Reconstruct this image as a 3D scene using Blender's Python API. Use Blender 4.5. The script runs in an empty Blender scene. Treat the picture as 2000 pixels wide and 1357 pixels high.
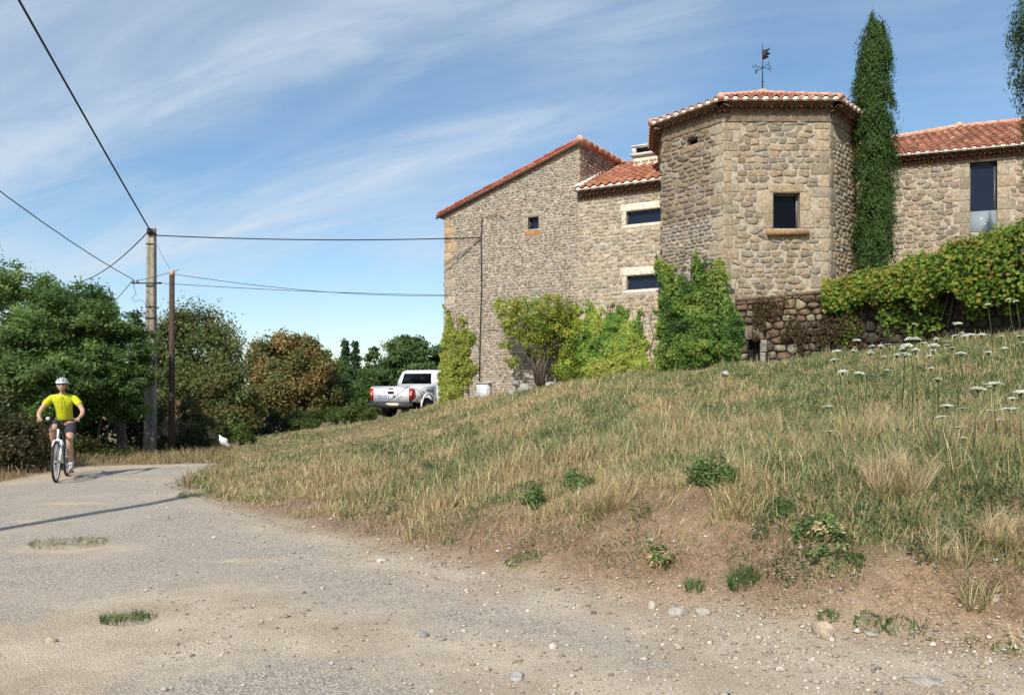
import bpy, math, random
import numpy as np
from mathutils import Vector, Matrix, Quaternion
R = math.radians
sc = bpy.context.scene
COL = sc.collection

# ------------------------------------------------------------------ camera, sky, sun
CAM_Z = 1.6; F = 1500.0; HOR = 760.0          # photograph: 2000 px wide, focal length 1500 px, horizon at row 760
cd = bpy.data.cameras.new('camera'); cam = bpy.data.objects.new('camera', cd); COL.objects.link(cam)
cam.location = (0, 0, CAM_Z); cam.rotation_euler = (R(90), 0, 0)
cd.sensor_width = 36; cd.lens = 27.0; cd.shift_y = 0.0405; cd.clip_start = 0.05; cd.clip_end = 5000
sc.camera = cam
SUN_AZ = R(-22); SUN_EL = R(41)                # sun behind the camera, a little to the left
SUN = Vector((math.sin(SUN_AZ)*math.cos(SUN_EL), -math.cos(SUN_AZ)*math.cos(SUN_EL), math.sin(SUN_EL)))
sl = bpy.data.lights.new('sun', 'SUN'); so = bpy.data.objects.new('sun', sl); COL.objects.link(so)
sl.energy = 4.6; sl.angle = R(0.53); sl.color = (1.0, 0.945, 0.86)
so.rotation_euler = SUN.to_track_quat('Z', 'Y').to_euler()
sc.view_settings.view_transform = 'Standard'; sc.view_settings.look = 'None'
sc.view_settings.exposure = 0.12; sc.view_settings.gamma = 1.0

def make_world():
    w = bpy.data.worlds.new('World'); sc.world = w; w.use_nodes = True
    nt = w.node_tree; nt.nodes.clear(); N = nt.nodes.new; L = nt.links.new
    def math_(op, a, b=None, c=None):
        n = N('ShaderNodeMath'); n.operation = op
        for i, v in enumerate((a, b, c)):
            if v is None: continue
            if isinstance(v, (int, float)): n.inputs[i].default_value = v
            else: L(v, n.inputs[i])
        return n.outputs[0]
    sky = N('ShaderNodeTexSky'); sky.sky_type = 'NISHITA'; sky.sun_disc = False
    sky.sun_elevation = SUN_EL; sky.sun_rotation = math.atan2(SUN.x, SUN.y)
    sky.altitude = 400; sky.air_density = 1.0; sky.dust_density = 0.6; sky.ozone_density = 2.2
    hs = N('ShaderNodeHueSaturation'); hs.inputs['Saturation'].default_value = 1.14; hs.inputs['Hue'].default_value = 0.493; L(sky.outputs[0], hs.inputs['Color'])
    bg = N('ShaderNodeBackground'); bg.inputs[1].default_value = 0.14; L(hs.outputs[0], bg.inputs[0])
    tc = N('ShaderNodeTexCoord'); sp = N('ShaderNodeSeparateXYZ'); L(tc.outputs['Generated'], sp.inputs[0])
    z = math_('MAXIMUM', sp.outputs[2], 0.02); z = math_('ADD', z, 0.25)
    u = math_('DIVIDE', sp.outputs[0], z); v = math_('DIVIDE', sp.outputs[1], z)
    cb = N('ShaderNodeCombineXYZ'); L(u, cb.inputs[0]); L(v, cb.inputs[1])
    def noise(scale_along, scale_across, detail, rough, dist, off, rot=23.0):
        mp = N('ShaderNodeMapping'); mp.vector_type = 'POINT'
        # rotate so that x runs along the cirrus streaks
        mp.inputs['Rotation'].default_value = (0, 0, R(rot)); mp.inputs['Location'].default_value = off
        L(cb.outputs[0], mp.inputs[0])
        m2 = N('ShaderNodeVectorMath'); m2.operation = 'MULTIPLY'; m2.inputs[1].default_value = (scale_along, scale_across, 1)
        L(mp.outputs[0], m2.inputs[0])
        n = N('ShaderNodeTexNoise'); n.inputs['Scale'].default_value = 1; n.inputs['Detail'].default_value = detail
        n.inputs['Roughness'].default_value = rough; n.inputs['Distortion'].default_value = dist
        L(m2.outputs[0], n.inputs[0]); return n.outputs[0]
    def ramp(x, a, b):
        m = N('ShaderNodeMapRange'); m.interpolation_type = 'SMOOTHSTEP'; L(x, m.inputs[0])
        m.inputs[1].default_value = a; m.inputs[2].default_value = b; return m.outputs[0]
    streak = ramp(noise(0.8, 3.4, 7, 0.60, 0.9, (1.3, 0.4, 0)), 0.36, 0.80)
    fine = ramp(noise(1.8, 7.0, 6, 0.58, 1.0, (4.1, 2.0, 3)), 0.25, 0.85)
    cover = ramp(noise(0.8, 1.5, 4, 0.5, 0.3, (0.2, 3.3, 7)), 0.36, 0.66)
    a = math_('MULTIPLY', streak, 0.60); b = math_('MULTIPLY', fine, 0.34)
    s = math_('ADD', a, b); s = math_('MULTIPLY', s, math_('ADD', math_('MULTIPLY', cover, 0.75), 0.25))
    # a broad wind-drawn band of cirrus across the left of the view, lying on the cloud layer
    rot = N('ShaderNodeVectorRotate'); rot.rotation_type = 'Z_AXIS'; rot.inputs['Angle'].default_value = R(23)
    L(cb.outputs[0], rot.inputs[0]); rs = N('ShaderNodeSeparateXYZ'); L(rot.outputs[0], rs.inputs[0])
    wob = math_('MULTIPLY', math_('SUBTRACT', noise(1.3, 2.4, 5, 0.58, 0.4, (7, 7, 7)), 0.5), 0.28)
    yy = math_('ADD', rs.outputs[1], wob)
    def band(c, wd, amp):
        q = math_('DIVIDE', math_('SUBTRACT', yy, c), wd); q = math_('MULTIPLY', q, q)
        return math_('MULTIPLY', math_('POWER', 2.718, math_('MULTIPLY', q, -1.0)), amp)
    bsum = math_('ADD', math_('ADD', band(1.12, 0.08, 0.60), band(1.55, 0.08, 0.40)), band(0.92, 0.18, 0.34))
    bsum = math_('MULTIPLY', bsum, math_('ADD', math_('MULTIPLY', fine, 0.55), 0.45))
    side = ramp(u, 0.55, -0.15)
    bsum = math_('MULTIPLY', bsum, side)
    s = math_('MULTIPLY', s, math_('ADD', math_('MULTIPLY', side, 0.55), 0.45))
    s = math_('ADD', s, bsum)
    s = math_('ADD', s, math_('MULTIPLY', math_('ADD', fine, 0.8), 0.08)); s = math_('MINIMUM', s, 0.80)
    s = math_('MULTIPLY', s, ramp(sp.outputs[2], 0.0, 0.10))
    cg = N('ShaderNodeBackground'); cg.inputs[0].default_value = (0.80, 0.89, 1.0, 1); cg.inputs[1].default_value = 0.80
    mx = N('ShaderNodeMixShader'); L(s, mx.inputs[0]); L(bg.outputs[0], mx.inputs[1]); L(cg.outputs[0], mx.inputs[2])
    o = N('ShaderNodeOutputWorld'); L(mx.outputs[0], o.inputs[0])
make_world()

# ------------------------------------------------------------------ helpers
def tag(o, label=None, cat=None, group=None, kind=None):
    if label: o['label'] = label
    if cat: o['category'] = cat
    if group: o['group'] = group
    if kind: o['kind'] = kind
    return o
def empty(name, loc, label=None, cat=None, group=None, rz=0.0):
    o = bpy.data.objects.new(name, None); COL.objects.link(o)
    o.location = loc; o.rotation_euler = (0, 0, rz); o.empty_display_size = 0.2
    return tag(o, label, cat, group)
def at(px, py, d):                                # photograph measurement and distance -> place in the world
    return Vector(((px-1000)/F*d, d, CAM_Z+(HOR-py)/F*d))
def from_data(name, V, Fc, mat, parent=None, cols=None, smooth=False, world=True):
    """V (n,3) array, Fc list of tuples or (m,k) array; in world coordinates even when parented (parent may be rotated)"""
    me = bpy.data.meshes.new(name)
    V = np.asarray(V, dtype=np.float32)
    if isinstance(Fc, np.ndarray):
        m, k = Fc.shape
        loops = Fc.reshape(-1).astype(np.int32); starts = np.arange(0, m*k, k, dtype=np.int32); tot = np.full(m, k, dtype=np.int32)
    else:
        loops = np.array([i for f in Fc for i in f], dtype=np.int32)
        tot = np.array([len(f) for f in Fc], dtype=np.int32); starts = np.concatenate(([0], np.cumsum(tot)[:-1])).astype(np.int32); m = len(Fc)
    me.vertices.add(len(V)); me.vertices.foreach_set('co', V.reshape(-1))
    me.loops.add(len(loops)); me.loops.foreach_set('vertex_index', loops)
    me.polygons.add(m); me.polygons.foreach_set('loop_start', starts); me.polygons.foreach_set('loop_total', tot)
    if smooth: me.polygons.foreach_set('use_smooth', np.ones(m, dtype=bool))
    me.update(calc_edges=True); me.validate()
    if cols is not None:
        c = np.ones((len(V), 4), dtype=np.float32); c[:, :3] = cols
        a = me.color_attributes.new('Col', 'FLOAT_COLOR', 'POINT'); a.data.foreach_set('color', c.reshape(-1))
    me.materials.append(mat)
    o = bpy.data.objects.new(name, me); COL.objects.link(o)
    if parent is not None:
        o.parent = parent
        if world:
            M = Matrix.Identity(4); p = parent; chain = []
            while p is not None: chain.append(Matrix.LocRotScale(p.location, p.rotation_euler, p.scale) @ Matrix.Identity(4)); p = p.parent
            for c_ in reversed(chain): M = M @ c_
            me.transform(M.inverted())
    return o
class MB:
    """collects shapes for one mesh object"""
    def __init__(s): s.v = []; s.f = []; s.c = []; s.col = (0.5, 0.5, 0.5)
    def add(s, vs, fs, col=None):
        b = len(s.v); s.v += [tuple(v) for v in vs]; s.f += [tuple(i+b for i in f) for f in fs]
        s.c += [col or s.col]*len(vs)
    def box(s, c, size, rot=None, col=None, M=None):
        x, y, z = [q/2 for q in size]
        vs = [Vector((a*x, b*y, d*z)) for d in (-1, 1) for b in (-1, 1) for a in (-1, 1)]
        if rot is not None: vs = [rot @ v for v in vs]
        vs = [v+Vector(c) for v in vs]
        if M is not None: vs = [M @ v for v in vs]
        s.add(vs, [(0, 2, 3, 1), (4, 5, 7, 6), (0, 1, 5, 4), (2, 6, 7, 3), (0, 4, 6, 2), (1, 3, 7, 5)], col)
    def prism(s, pts, off, col=None):              # planar polygon extruded by vector off
        pts = [Vector(p) for p in pts]; off = Vector(off); n = len(pts)
        s.add(pts+[p+off for p in pts], [tuple(range(n))[::-1], tuple(range(n, 2*n))]+[(i, (i+1) % n, n+(i+1) % n, n+i) for i in range(n)], col)
    def tube(s, pts, rad, seg=8, col=None, cap=True, jit=0):
        pts = [Vector(p) for p in pts]
        if not hasattr(rad, '__len__'): rad = [rad]*len(pts)
        vs = []; fs = []; prev = None
        for i, p in enumerate(pts):
            t = (pts[min(i+1, len(pts)-1)]-pts[max(i-1, 0)]).normalized()
            if prev is None: a = t.orthogonal().normalized()
            else: a = (prev-t*prev.dot(t)); a = a.normalized() if a.length > 1e-6 else t.orthogonal().normalized()
            prev = a; b = t.cross(a)
            for k in range(seg):
                an = 2*math.pi*k/seg; r = rad[i]*(1+(random.random()-0.5)*jit)
                vs.append(p+(a*math.cos(an)+b*math.sin(an))*r)
        for i in range(len(pts)-1):
            for k in range(seg):
                k2 = (k+1) % seg; fs.append((i*seg+k, i*seg+k2, (i+1)*seg+k2, (i+1)*seg+k))
        if cap: fs += [tuple(range(seg))[::-1], tuple((len(pts)-1)*seg+k for k in range(seg))]
        s.add(vs, fs, col)
    def lathe(s, prof, c, axis='Z', seg=24, col=None, M=None):
        vs = []; n = len(prof)
        for k in range(seg):
            an = 2*math.pi*k/seg
            for r, h in prof:
                x, y = r*math.cos(an), r*math.sin(an)
                v = Vector((x, y, h)) if axis == 'Z' else (Vector((x, h, y)) if axis == 'Y' else Vector((h, x, y)))
                v += Vector(c); vs.append(M @ v if M is not None else v)
        fs = [(k*n+i, ((k+1) % seg)*n+i, ((k+1) % seg)*n+i+1, k*n+i+1) for k in range(seg) for i in range(n-1)]
        s.add(vs, fs, col)
    def blob(s, c, r, seg=8, ring=6, col=None, noise=0.0, rnd=random, M=None):
        vs = []
        for i in range(ring+1):
            th = math.pi*i/ring
            for k in range(seg):
                ph = 2*math.pi*k/seg; q = 1+(rnd.random()-0.5)*noise
                v = Vector((r[0]*math.sin(th)*math.cos(ph)*q, r[1]*math.sin(th)*math.sin(ph)*q, r[2]*math.cos(th)*q))+Vector(c)
                vs.append(M @ v if M is not None else v)
        fs = [(i*seg+k, (i+1)*seg+k, (i+1)*seg+(k+1) % seg, i*seg+(k+1) % seg) for i in range(ring) for k in range(seg)]
        s.add(vs, fs, col)
    def build(s, name, mat, parent=None, smooth=False, world=True):
        return from_data(name, s.v, s.f, mat, parent, np.array(s.c), smooth, world)

# ---- value noise on numpy arrays
_rs = np.random.RandomState(5); _perm = _rs.permutation(1024); _val = _rs.rand(1024)
def vnoise(x, y, seed=0):
    xi = np.floor(x).astype(int); yi = np.floor(y).astype(int); fx = x-xi; fy = y-yi
    fx = fx*fx*(3-2*fx); fy = fy*fy*(3-2*fy)
    def h(a, b): return _val[_perm[(a+_perm[(b+seed*37) & 1023]) & 1023]]
    return (h(xi, yi)*(1-fx)+h(xi+1, yi)*fx)*(1-fy)+(h(xi, yi+1)*(1-fx)+h(xi+1, yi+1)*fx)*fy
def fbm(x, y, octv=4, seed=0):
    s = 0; a = 0.5; t = 0
    for i in range(octv): s = s+a*vnoise(x*2**i+i*17.3, y*2**i+i*9.1, seed+i); t += a; a *= 0.5
    return s/t
def sstep(x, a, b):
    t = np.clip((x-a)/(b-a), 0, 1); return t*t*(3-2*t)

# ------------------------------------------------------------------ materials
def new_mat(name):
    m = bpy.data.materials.new(name); m.use_nodes = True; nt = m.node_tree
    return m, nt, nt.nodes['Principled BSDF']
def nd(nt, kind, **kw):
    n = nt.nodes.new(kind)
    for k, v in kw.items():
        if k in n.inputs: n.inputs[k].default_value = v
        else: setattr(n, k, v)
    return n
def objco(nt):
    return nd(nt, 'ShaderNodeNewGeometry').outputs['Position']
def mixc(nt, a, b, f, mode='MIX'):
    m = nt.nodes.new('ShaderNodeMix'); m.data_type = 'RGBA'; m.blend_type = mode
    for i, v in ((6, a), (7, b)):
        if isinstance(v, tuple): m.inputs[i].default_value = (*v[:3], 1)
        else: nt.links.new(v, m.inputs[i])
    if isinstance(f, (int, float)): m.inputs[0].default_value = f
    else: nt.links.new(f, m.inputs[0])
    return m.outputs[2]
def mrange(nt, x, a, b, c=0.0, d=1.0, smooth=True):
    m = nt.nodes.new('ShaderNodeMapRange'); m.interpolation_type = 'SMOOTHSTEP' if smooth else 'LINEAR'
    nt.links.new(x, m.inputs[0])
    for i, v in enumerate((a, b, c, d)): m.inputs[i+1].default_value = v
    return m.outputs[0]
def nz(nt, scale, detail=4, rough=0.55, dist=0.0, co=None):
    n = nd(nt, 'ShaderNodeTexNoise', Scale=scale, Detail=detail, Roughness=rough, Distortion=dist)
    nt.links.new(co if co is not None else objco(nt), n.inputs[0]); return n.outputs[0]
def bump(nt, bs, h, strength, dist):
    b = nd(nt, 'ShaderNodeBump', Strength=strength, Distance=dist); nt.links.new(h, b.inputs['Height'])
    nt.links.new(b.outputs[0], bs.inputs['Normal'])
def mat_attr(name, rough=0.9, n_scale=8, n_amt=0.35, b_scale=40, b_str=0.4, b_dist=0.01, spec=0.3):
    """colour of each piece from its own attribute, weathered by noise"""
    m, nt, bs = new_mat(name)
    a = nd(nt, 'ShaderNodeVertexColor', layer_name='Col').outputs[0]
    v = mrange(nt, nz(nt, n_scale, 6, 0.65), 0.3, 0.7, 1-n_amt, 1+n_amt)
    hv = nd(nt, 'ShaderNodeHueSaturation'); nt.links.new(a, hv.inputs['Color']); nt.links.new(v, hv.inputs['Value'])
    nt.links.new(hv.outputs[0], bs.inputs['Base Color']); bs.inputs['Roughness'].default_value = rough
    bs.inputs['Specular IOR Level'].default_value = spec
    if b_str: bump(nt, bs, nz(nt, b_scale, 5, 0.7), b_str, b_dist)
    return m
def mat_plain(name, col, rough=0.6, metal=0.0, n_amt=0.12, n_scale=6, b_str=0.0, b_scale=60, spec=0.5):
    m, nt, bs = new_mat(name)
    v = mrange(nt, nz(nt, n_scale, 5, 0.6), 0.3, 0.7, 1-n_amt, 1+n_amt)
    hv = nd(nt, 'ShaderNodeHueSaturation'); hv.inputs['Color'].default_value = (*col, 1); nt.links.new(v, hv.inputs['Value'])
    nt.links.new(hv.outputs[0], bs.inputs['Base Color'])
    bs.inputs['Roughness'].default_value = rough; bs.inputs['Metallic'].default_value = metal; bs.inputs['Specular IOR Level'].default_value = spec
    if b_str: bump(nt, bs, nz(nt, b_scale, 5, 0.7), b_str, 0.005)
    return m
def mat_leaf(name, trans=0.45, rough=0.55):
    m, nt, bs = new_mat(name)
    a = nd(nt, 'ShaderNodeVertexColor', layer_name='Col').outputs[0]
    nt.links.new(a, bs.inputs['Base Color']); bs.inputs['Roughness'].default_value = rough; bs.inputs['Specular IOR Level'].default_value = 0.25
    tr = nd(nt, 'ShaderNodeBsdfTranslucent'); hv = nd(nt, 'ShaderNodeHueSaturation', Hue=0.485, Saturation=1.1, Value=1.2)
    nt.links.new(a, hv.inputs['Color']); nt.links.new(hv.outputs[0], tr.inputs[0])
    mx = nd(nt, 'ShaderNodeMixShader'); mx.inputs[0].default_value = trans
    nt.links.new(bs.outputs[0], mx.inputs[1]); nt.links.new(tr.outputs[0], mx.inputs[2])
    nt.links.new(mx.outputs[0], nt.nodes['Material Output'].inputs[0]); return m
def mat_glass(name, col=(0.02, 0.03, 0.05), rough=0.04, spec=.5):
    m, nt, bs = new_mat(name); bs.inputs['Base Color'].default_value = (*col, 1); bs.inputs['Roughness'].default_value = rough
    bs.inputs['Specular IOR Level'].default_value = spec; bs.inputs['IOR'].default_value = 1.45
    bump(nt, bs, nz(nt, 1.5, 2), 0.05, 0.02); return m

M_STONE = mat_attr('stone', 0.92, 14, 0.30, 45, 0.55, 0.012)
M_MOSSY = mat_attr('mossy_stone', 0.95, 9, 0.55, 30, 0.8, 0.02)
M_TILE = mat_attr('terracotta', 0.85, 10, 0.35, 60, 0.3, 0.004)
M_LIME = mat_attr('lime_mortar', 0.9, 12, 0.18, 50, 0.4, 0.006)
M_LEAF = mat_leaf('leaves'); M_GRASS = mat_leaf('grass_blades', 0.30, 0.7)
M_BARK = mat_attr('bark', 0.95, 18, 0.4, 50, 0.8, 0.015)
M_GLASS = mat_glass('window_glass', (0.010, 0.016, 0.032), spec=.32); M_GLASS2 = mat_glass('dark_glass', (0.004, 0.0045, 0.006), spec=.15)
M_FRAME = mat_plain('dark_frame', (0.06, 0.062, 0.068), 0.45)
M_IRON = mat_plain('dark_iron', (0.03, 0.028, 0.03), 0.6, 0.3)
M_CABLE = mat_plain('cable', (0.018, 0.018, 0.02), 0.6)
M_CONC = mat_attr('concrete', 0.92, 9, 0.22, 60, 0.35, 0.004)
M_WOOD = mat_attr('pole_wood', 0.9, 16, 0.35, 40, 0.5, 0.006)
M_PAINT = mat_attr('car_paint', 0.22, 3, 0.06, 3, 0.0, 0, 0.6)
M_MATTE = mat_attr('matte_parts', 0.7, 20, 0.12, 40, 0.0, 0)
M_SKIN = mat_attr('skin', 0.55, 20, 0.08, 60, 0.0, 0)
M_CLOTH = mat_attr('cloth', 0.85, 14, 0.14, 12, 0.6, 0.03)
M_METAL = mat_attr('metal_parts', 0.35, 12, 0.1, 40, 0.0, 0)

# ------------------------------------------------------------------ terrain
def gp(px, py):                                   # a point of the level road seen at that place of the photograph
    d = CAM_Z*F/(py-HOR); return ((px-1000)/F*d, d)
ROAD = [gp(*p) for p in [(430, 905), (385, 925), (330, 948), (400, 975), (470, 998), (600, 1038), (800, 1088), (1000, 1130), (1200, 1178), (1400, 1192),
                         (1600, 1240), (1800, 1262), (2000, 1290)]]+[(6, 4.2), (14, 3.6), (40, 3), (40, -12), (-40, -12), (-40, 6), (-17, 10.5)]+[gp(*p) for p in [(-200, 985), (0, 943), (90, 926), (160, 912), (250, 908)]]
def poly_sd(x, y, poly):
    """signed distance, negative inside"""
    d2 = np.full(x.shape, 1e18); ins = np.zeros(x.shape, bool); n = len(poly)
    for i in range(n):
        x1, y1 = poly[i]; x2, y2 = poly[(i+1) % n]; ex, ey = x2-x1, y2-y1
        t = np.clip(((x-x1)*ex+(y-y1)*ey)/(ex*ex+ey*ey+1e-12), 0, 1)
        d2 = np.minimum(d2, (x-x1-t*ex)**2+(y-y1-t*ey)**2)
        c = ((y1 > y) != (y2 > y)); xin = x1+(y-y1)*(x2-x1)/((y2-y1) if y2 != y1 else 1e-12)
        ins ^= (c & (x < xin))
    d = np.sqrt(d2); return np.where(ins, -d, d)
CTRL = []
for px, py, d in [(1600, 895, 7.5), (2000, 880, 7), (1800, 888, 7.2), (1400, 915, 7.8), (1200, 945, 8.2), (1000, 975, 8.8), (800, 975, 9.6), (600, 955, 11.2), (450, 930, 13.2),
                  (1300, 850, 12), (1000, 862, 13), (1700, 785, 12), (2000, 762, 11), (2300, 740, 10), (700, 868, 18), (1000, 803, 18), (850, 830, 19), (1400, 772, 15), (1600, 745, 14.5),
                  (1445, 716, 18.4), (1620, 698, 17.5), (1800, 674, 16.5), (2000, 655, 14.9), (2300, 640, 13.2), (1292, 727, 20.2), (1130, 744, 22), (1000, 764, 23), (868, 788, 24.1),
                  (760, 821, 27.5), (850, 812, 29), (600, 852, 24), (500, 872, 20), (450, 888, 18), (293, 894, 22), (335, 897, 20), (650, 838, 30)]:
    p = at(px, py, d); CTRL.append((p.x, p.y, p.z))
CTRL += [(-2.6, 20.5, .50), (-4.5, 22.5, .30), (-12.5, 13, .12), (-9, 17.6, -.02), (-16, 18, 0.0), (-20, 26, -.2), (-10, 34, -.5), (0, 40, -.2), (-20, 45, -1.0), (10, 45, 1.0), (30, 40, 2.5), (20, 12, 2.2), (30, 6, 2.0), (12, 30, 2.2),
         (4, 26, 1.9), (-30, 20, .2), (-12, 8, .25), (-30, 0, .3), (60, 60, 1.5), (-60, 60, -1.5), (0, 90, -3), (6, 24, 2.0), (9, 21, 2.2)]
CA = np.array(CTRL)
def _phi(r2): return np.where(r2 > 1e-12, 0.5*r2*np.log(r2+1e-12), 0)
_n = len(CA); _K = _phi((CA[:, None, 0]-CA[None, :, 0])**2+(CA[:, None, 1]-CA[None, :, 1])**2)+np.eye(_n)*0.25
_P = np.c_[np.ones(_n), CA[:, 0], CA[:, 1]]
_A = np.block([[_K, _P], [_P.T, np.zeros((3, 3))]]); _W = np.linalg.solve(_A, np.r_[CA[:, 2], 0, 0, 0])
def hf(x, y):
    cx = np.clip(x, -60, 60); cy = np.clip(y, -5, 90); z = _W[_n]+_W[_n+1]*cx+_W[_n+2]*cy
    for i in range(_n): z = z+_W[i]*_phi((cx-CA[i, 0])**2+(cy-CA[i, 1])**2)
    return z
def height(x, y, micro=True):
    x = np.asarray(x, float); y = np.asarray(y, float)
    s = poly_sd(x, y, ROAD)
    sp = np.maximum(s, 0); k = 1-np.exp(-(sp/0.98)**1.5)
    far = sstep(np.hypot(x, y), 60, 130)
    z = hf(x, y)*k*(1-far)+far*(-3.0)
    if micro:
        m = sstep(s, 0.0, 1.2)
        z = z+(fbm(x*1.7, y*1.7, 4, 3)-0.5)*0.20*m+(fbm(x*7, y*7, 3, 8)-0.5)*0.05*m+(fbm(x*9, y*9, 3, 4)-0.5)*0.010+(fbm(x*0.6, y*0.6, 2, 6)-0.5)*0.05*(1-m)
        # bank of bare earth broken into ledges
        z = z+(fbm(x*3.2, y*3.2, 3, 12)-0.5)*0.16*sstep(s, 0.3, 0.9)*(1-sstep(s, 2.2, 3.2))
    return z
def hgt(x, y): return float(height(np.array([x]), np.array([y]))[0])

def spaced(lo, hi, step, outs_lo, outs_hi, g=1.22):
    a = list(np.arange(lo, hi+1e-6, step)); s = step; v = hi
    while v < outs_hi: s *= g; v += s; a.append(v)
    s = step; v = lo
    while v > outs_lo: s *= g; v -= s; a.insert(0, v)
    return np.array(a)
XS = spaced(-12.5, 13.5, 0.085, -900, 900); YS = spaced(2.2, 26, 0.085, -12, 1500)
GX, GY = np.meshgrid(XS, YS); GZ = height(GX, GY)
SD = poly_sd(GX, GY, ROAD)
ASPH1 = [gp(*p) for p in [(-600, 935), (0, 950), (120, 932), (200, 918), (400, 908), (430, 905), (385, 925), (330, 950), (400, 985), (500, 1015), (650, 1072), (830, 1125), (1000, 1168), (1180, 1222),
                          (1330, 1295), (1250, 1318), (900, 1238), (700, 1200), (560, 1165), (420, 1150), (250, 1165), (100, 1210), (0, 1245), (-600, 1300)]]
ASPH2 = [gp(*p) for p in [(60, 1400), (330, 1310), (560, 1280), (760, 1295), (900, 1340), (960, 1400), (1300, 1600), (-100, 1600)]]
def asph_mask(x, y):
    n = (fbm(x*1.6, y*1.6, 4, 21)-0.5)*1.1
    d = np.minimum(poly_sd(x, y, ASPH1), poly_sd(x, y, ASPH2))
    m = .04+.80*sstep(-(d+n*0.75), -0.50, 0.55)
    for px, py, rx, ry in [(130, 1072, .75, .22), (120, 985, .8, .18), (90, 1018, .5, .12), (500, 1095, .35, .10), (250, 1205, .5, .22), (260, 935, .5, .2)]:
        cx, cy = gp(px, py); q = np.hypot((x-cx)/rx, (y-cy)/ry)+n*0.8; m = m*sstep(q, 0.6, 1.2)
    return m
def grass_mask(x, y):
    """0 on the bare toe of the bank, 1 in the closed meadow"""
    s = poly_sd(x, y, ROAD); px = 1000+x/np.maximum(y, 1)*F; n = fbm(x*1.3, y*1.3, 4, 31)
    right = sstep(px, 420, 900); a = .02+.48*right; b = .45+1.75*right*(1-.35*sstep(px, 1250, 1700))
    return sstep(s+(n-0.5)*1.5*(.3+right), a, b)
def build_ground():
    ny, nx = GX.shape
    V = np.c_[GX.ravel(), GY.ravel(), GZ.ravel()]
    i = np.arange(ny-1)[:, None]*nx+np.arange(nx-1)[None, :]
    Fq = np.stack([i, i+1, i+nx+1, i+nx], -1).reshape(-1, 4)
    am = asph_mask(GX, GY).ravel(); gm = grass_mask(GX, GY).ravel()
    m, nt, bs = new_mat('earth_and_asphalt')
    at_ = nd(nt, 'ShaderNodeVertexColor', layer_name='Col'); sp = nd(nt, 'ShaderNodeSeparateColor'); nt.links.new(at_.outputs[0], sp.inputs[0])
    co = objco(nt)
    d1 = mixc(nt, (0.43, 0.335, 0.235), (0.55, 0.455, 0.335), mrange(nt, nz(nt, 1.4, 6, 0.6, 0, co), 0.35, 0.65))
    d1 = mixc(nt, d1, mixc(nt, (0.19, 0.12, 0.072), (0.31, 0.21, 0.13), mrange(nt, nz(nt, 2.1, 6, 0.65, 0, co), 0.35, 0.65)), sp.outputs[2])
    d1 = mixc(nt, d1, (0.26, 0.175, 0.115), mrange(nt, nz(nt, 3.3, 5, 0.65, 0, co), 0.58, 0.8, 0, 0.5))
    grit = mrange(nt, nz(nt, 95, 3, 0.7, 0, co), 0.35, 0.65, 0.72, 1.28)
    hv = nd(nt, 'ShaderNodeHueSaturation'); nt.links.new(d1, hv.inputs['Color']); nt.links.new(grit, hv.inputs['Value']); d1 = hv.outputs[0]
    # bits of chipping in the dirt
    vo = nd(nt, 'ShaderNodeTexVoronoi', Scale=38.0); nt.links.new(co, vo.inputs['Vector'])
    peb = mrange(nt, vo.outputs['Distance'], 0.16, 0.24, 1, 0); pick = nd(nt, 'ShaderNodeSeparateColor'); nt.links.new(vo.outputs['Color'], pick.inputs[0])
    chance = mrange(nt, pick.outputs[0], 0.62, 0.66); mul = nd(nt, 'ShaderNodeMath', operation='MULTIPLY'); nt.links.new(peb, mul.inputs[0]); nt.links.new(chance, mul.inputs[1])
    d1 = mixc(nt, d1, (0.56, 0.50, 0.41), mul.outputs[0])
    # asphalt: chippings in dark binder, bleached
    v2 = nd(nt, 'ShaderNodeTexVoronoi', Scale=75.0); nt.links.new(co, v2.inputs['Vector'])
    pc = nd(nt, 'ShaderNodeSeparateColor'); nt.links.new(v2.outputs['Color'], pc.inputs[0])
    chip = mixc(nt, (0.32, 0.275, 0.215), (0.65, 0.575, 0.465), mrange(nt, pc.outputs[0], 0.15, 0.95))
    chip = mixc(nt, chip, (0.22, 0.20, 0.175), mrange(nt, v2.outputs['Distance'], 0.35, 0.66, 0, .7))
    chip = mixc(nt, chip, (0.50, 0.42, 0.33), mrange(nt, nz(nt, 1.1, 5, 0.6, 0, co), 0.35, 0.75, 0.0, 0.55))
    ae = nd(nt, 'ShaderNodeMath', operation='ADD'); nt.links.new(sp.outputs[0], ae.inputs[0]); nt.links.new(mrange(nt, nz(nt, 5, 8, 0.78, 0, co), 0.2, 0.8, -0.75, 0.75, False), ae.inputs[1])
    am_ = mrange(nt, ae.outputs[0], 0.05, 0.95)
    c = mixc(nt, d1, chip, am_)
    g1 = mixc(nt, (0.12, 0.10, 0.045), (0.26, 0.185, 0.10), mrange(nt, nz(nt, 2.2, 6, 0.7, 0, co), 0.35, 0.65))
    c = mixc(nt, c, g1, sp.outputs[1])
    nt.links.new(c, bs.inputs['Base Color']); bs.inputs['Roughness'].default_value = 0.95; bs.inputs['Specular IOR Level'].default_value = 0.2
    hsum = nd(nt, 'ShaderNodeMath', operation='ADD'); nt.links.new(nz(nt, 60, 5, 0.75, 0, co), hsum.inputs[0]); nt.links.new(mrange(nt, v2.outputs['Distance'], 0.0, 0.6, 0.5, 0), hsum.inputs[1])
    bump(nt, bs, hsum.outputs[0], 0.7, 0.012)
    bank = sstep(SD.ravel(), -.35, .5); cols = np.c_[am, gm*.85, bank]
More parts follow.
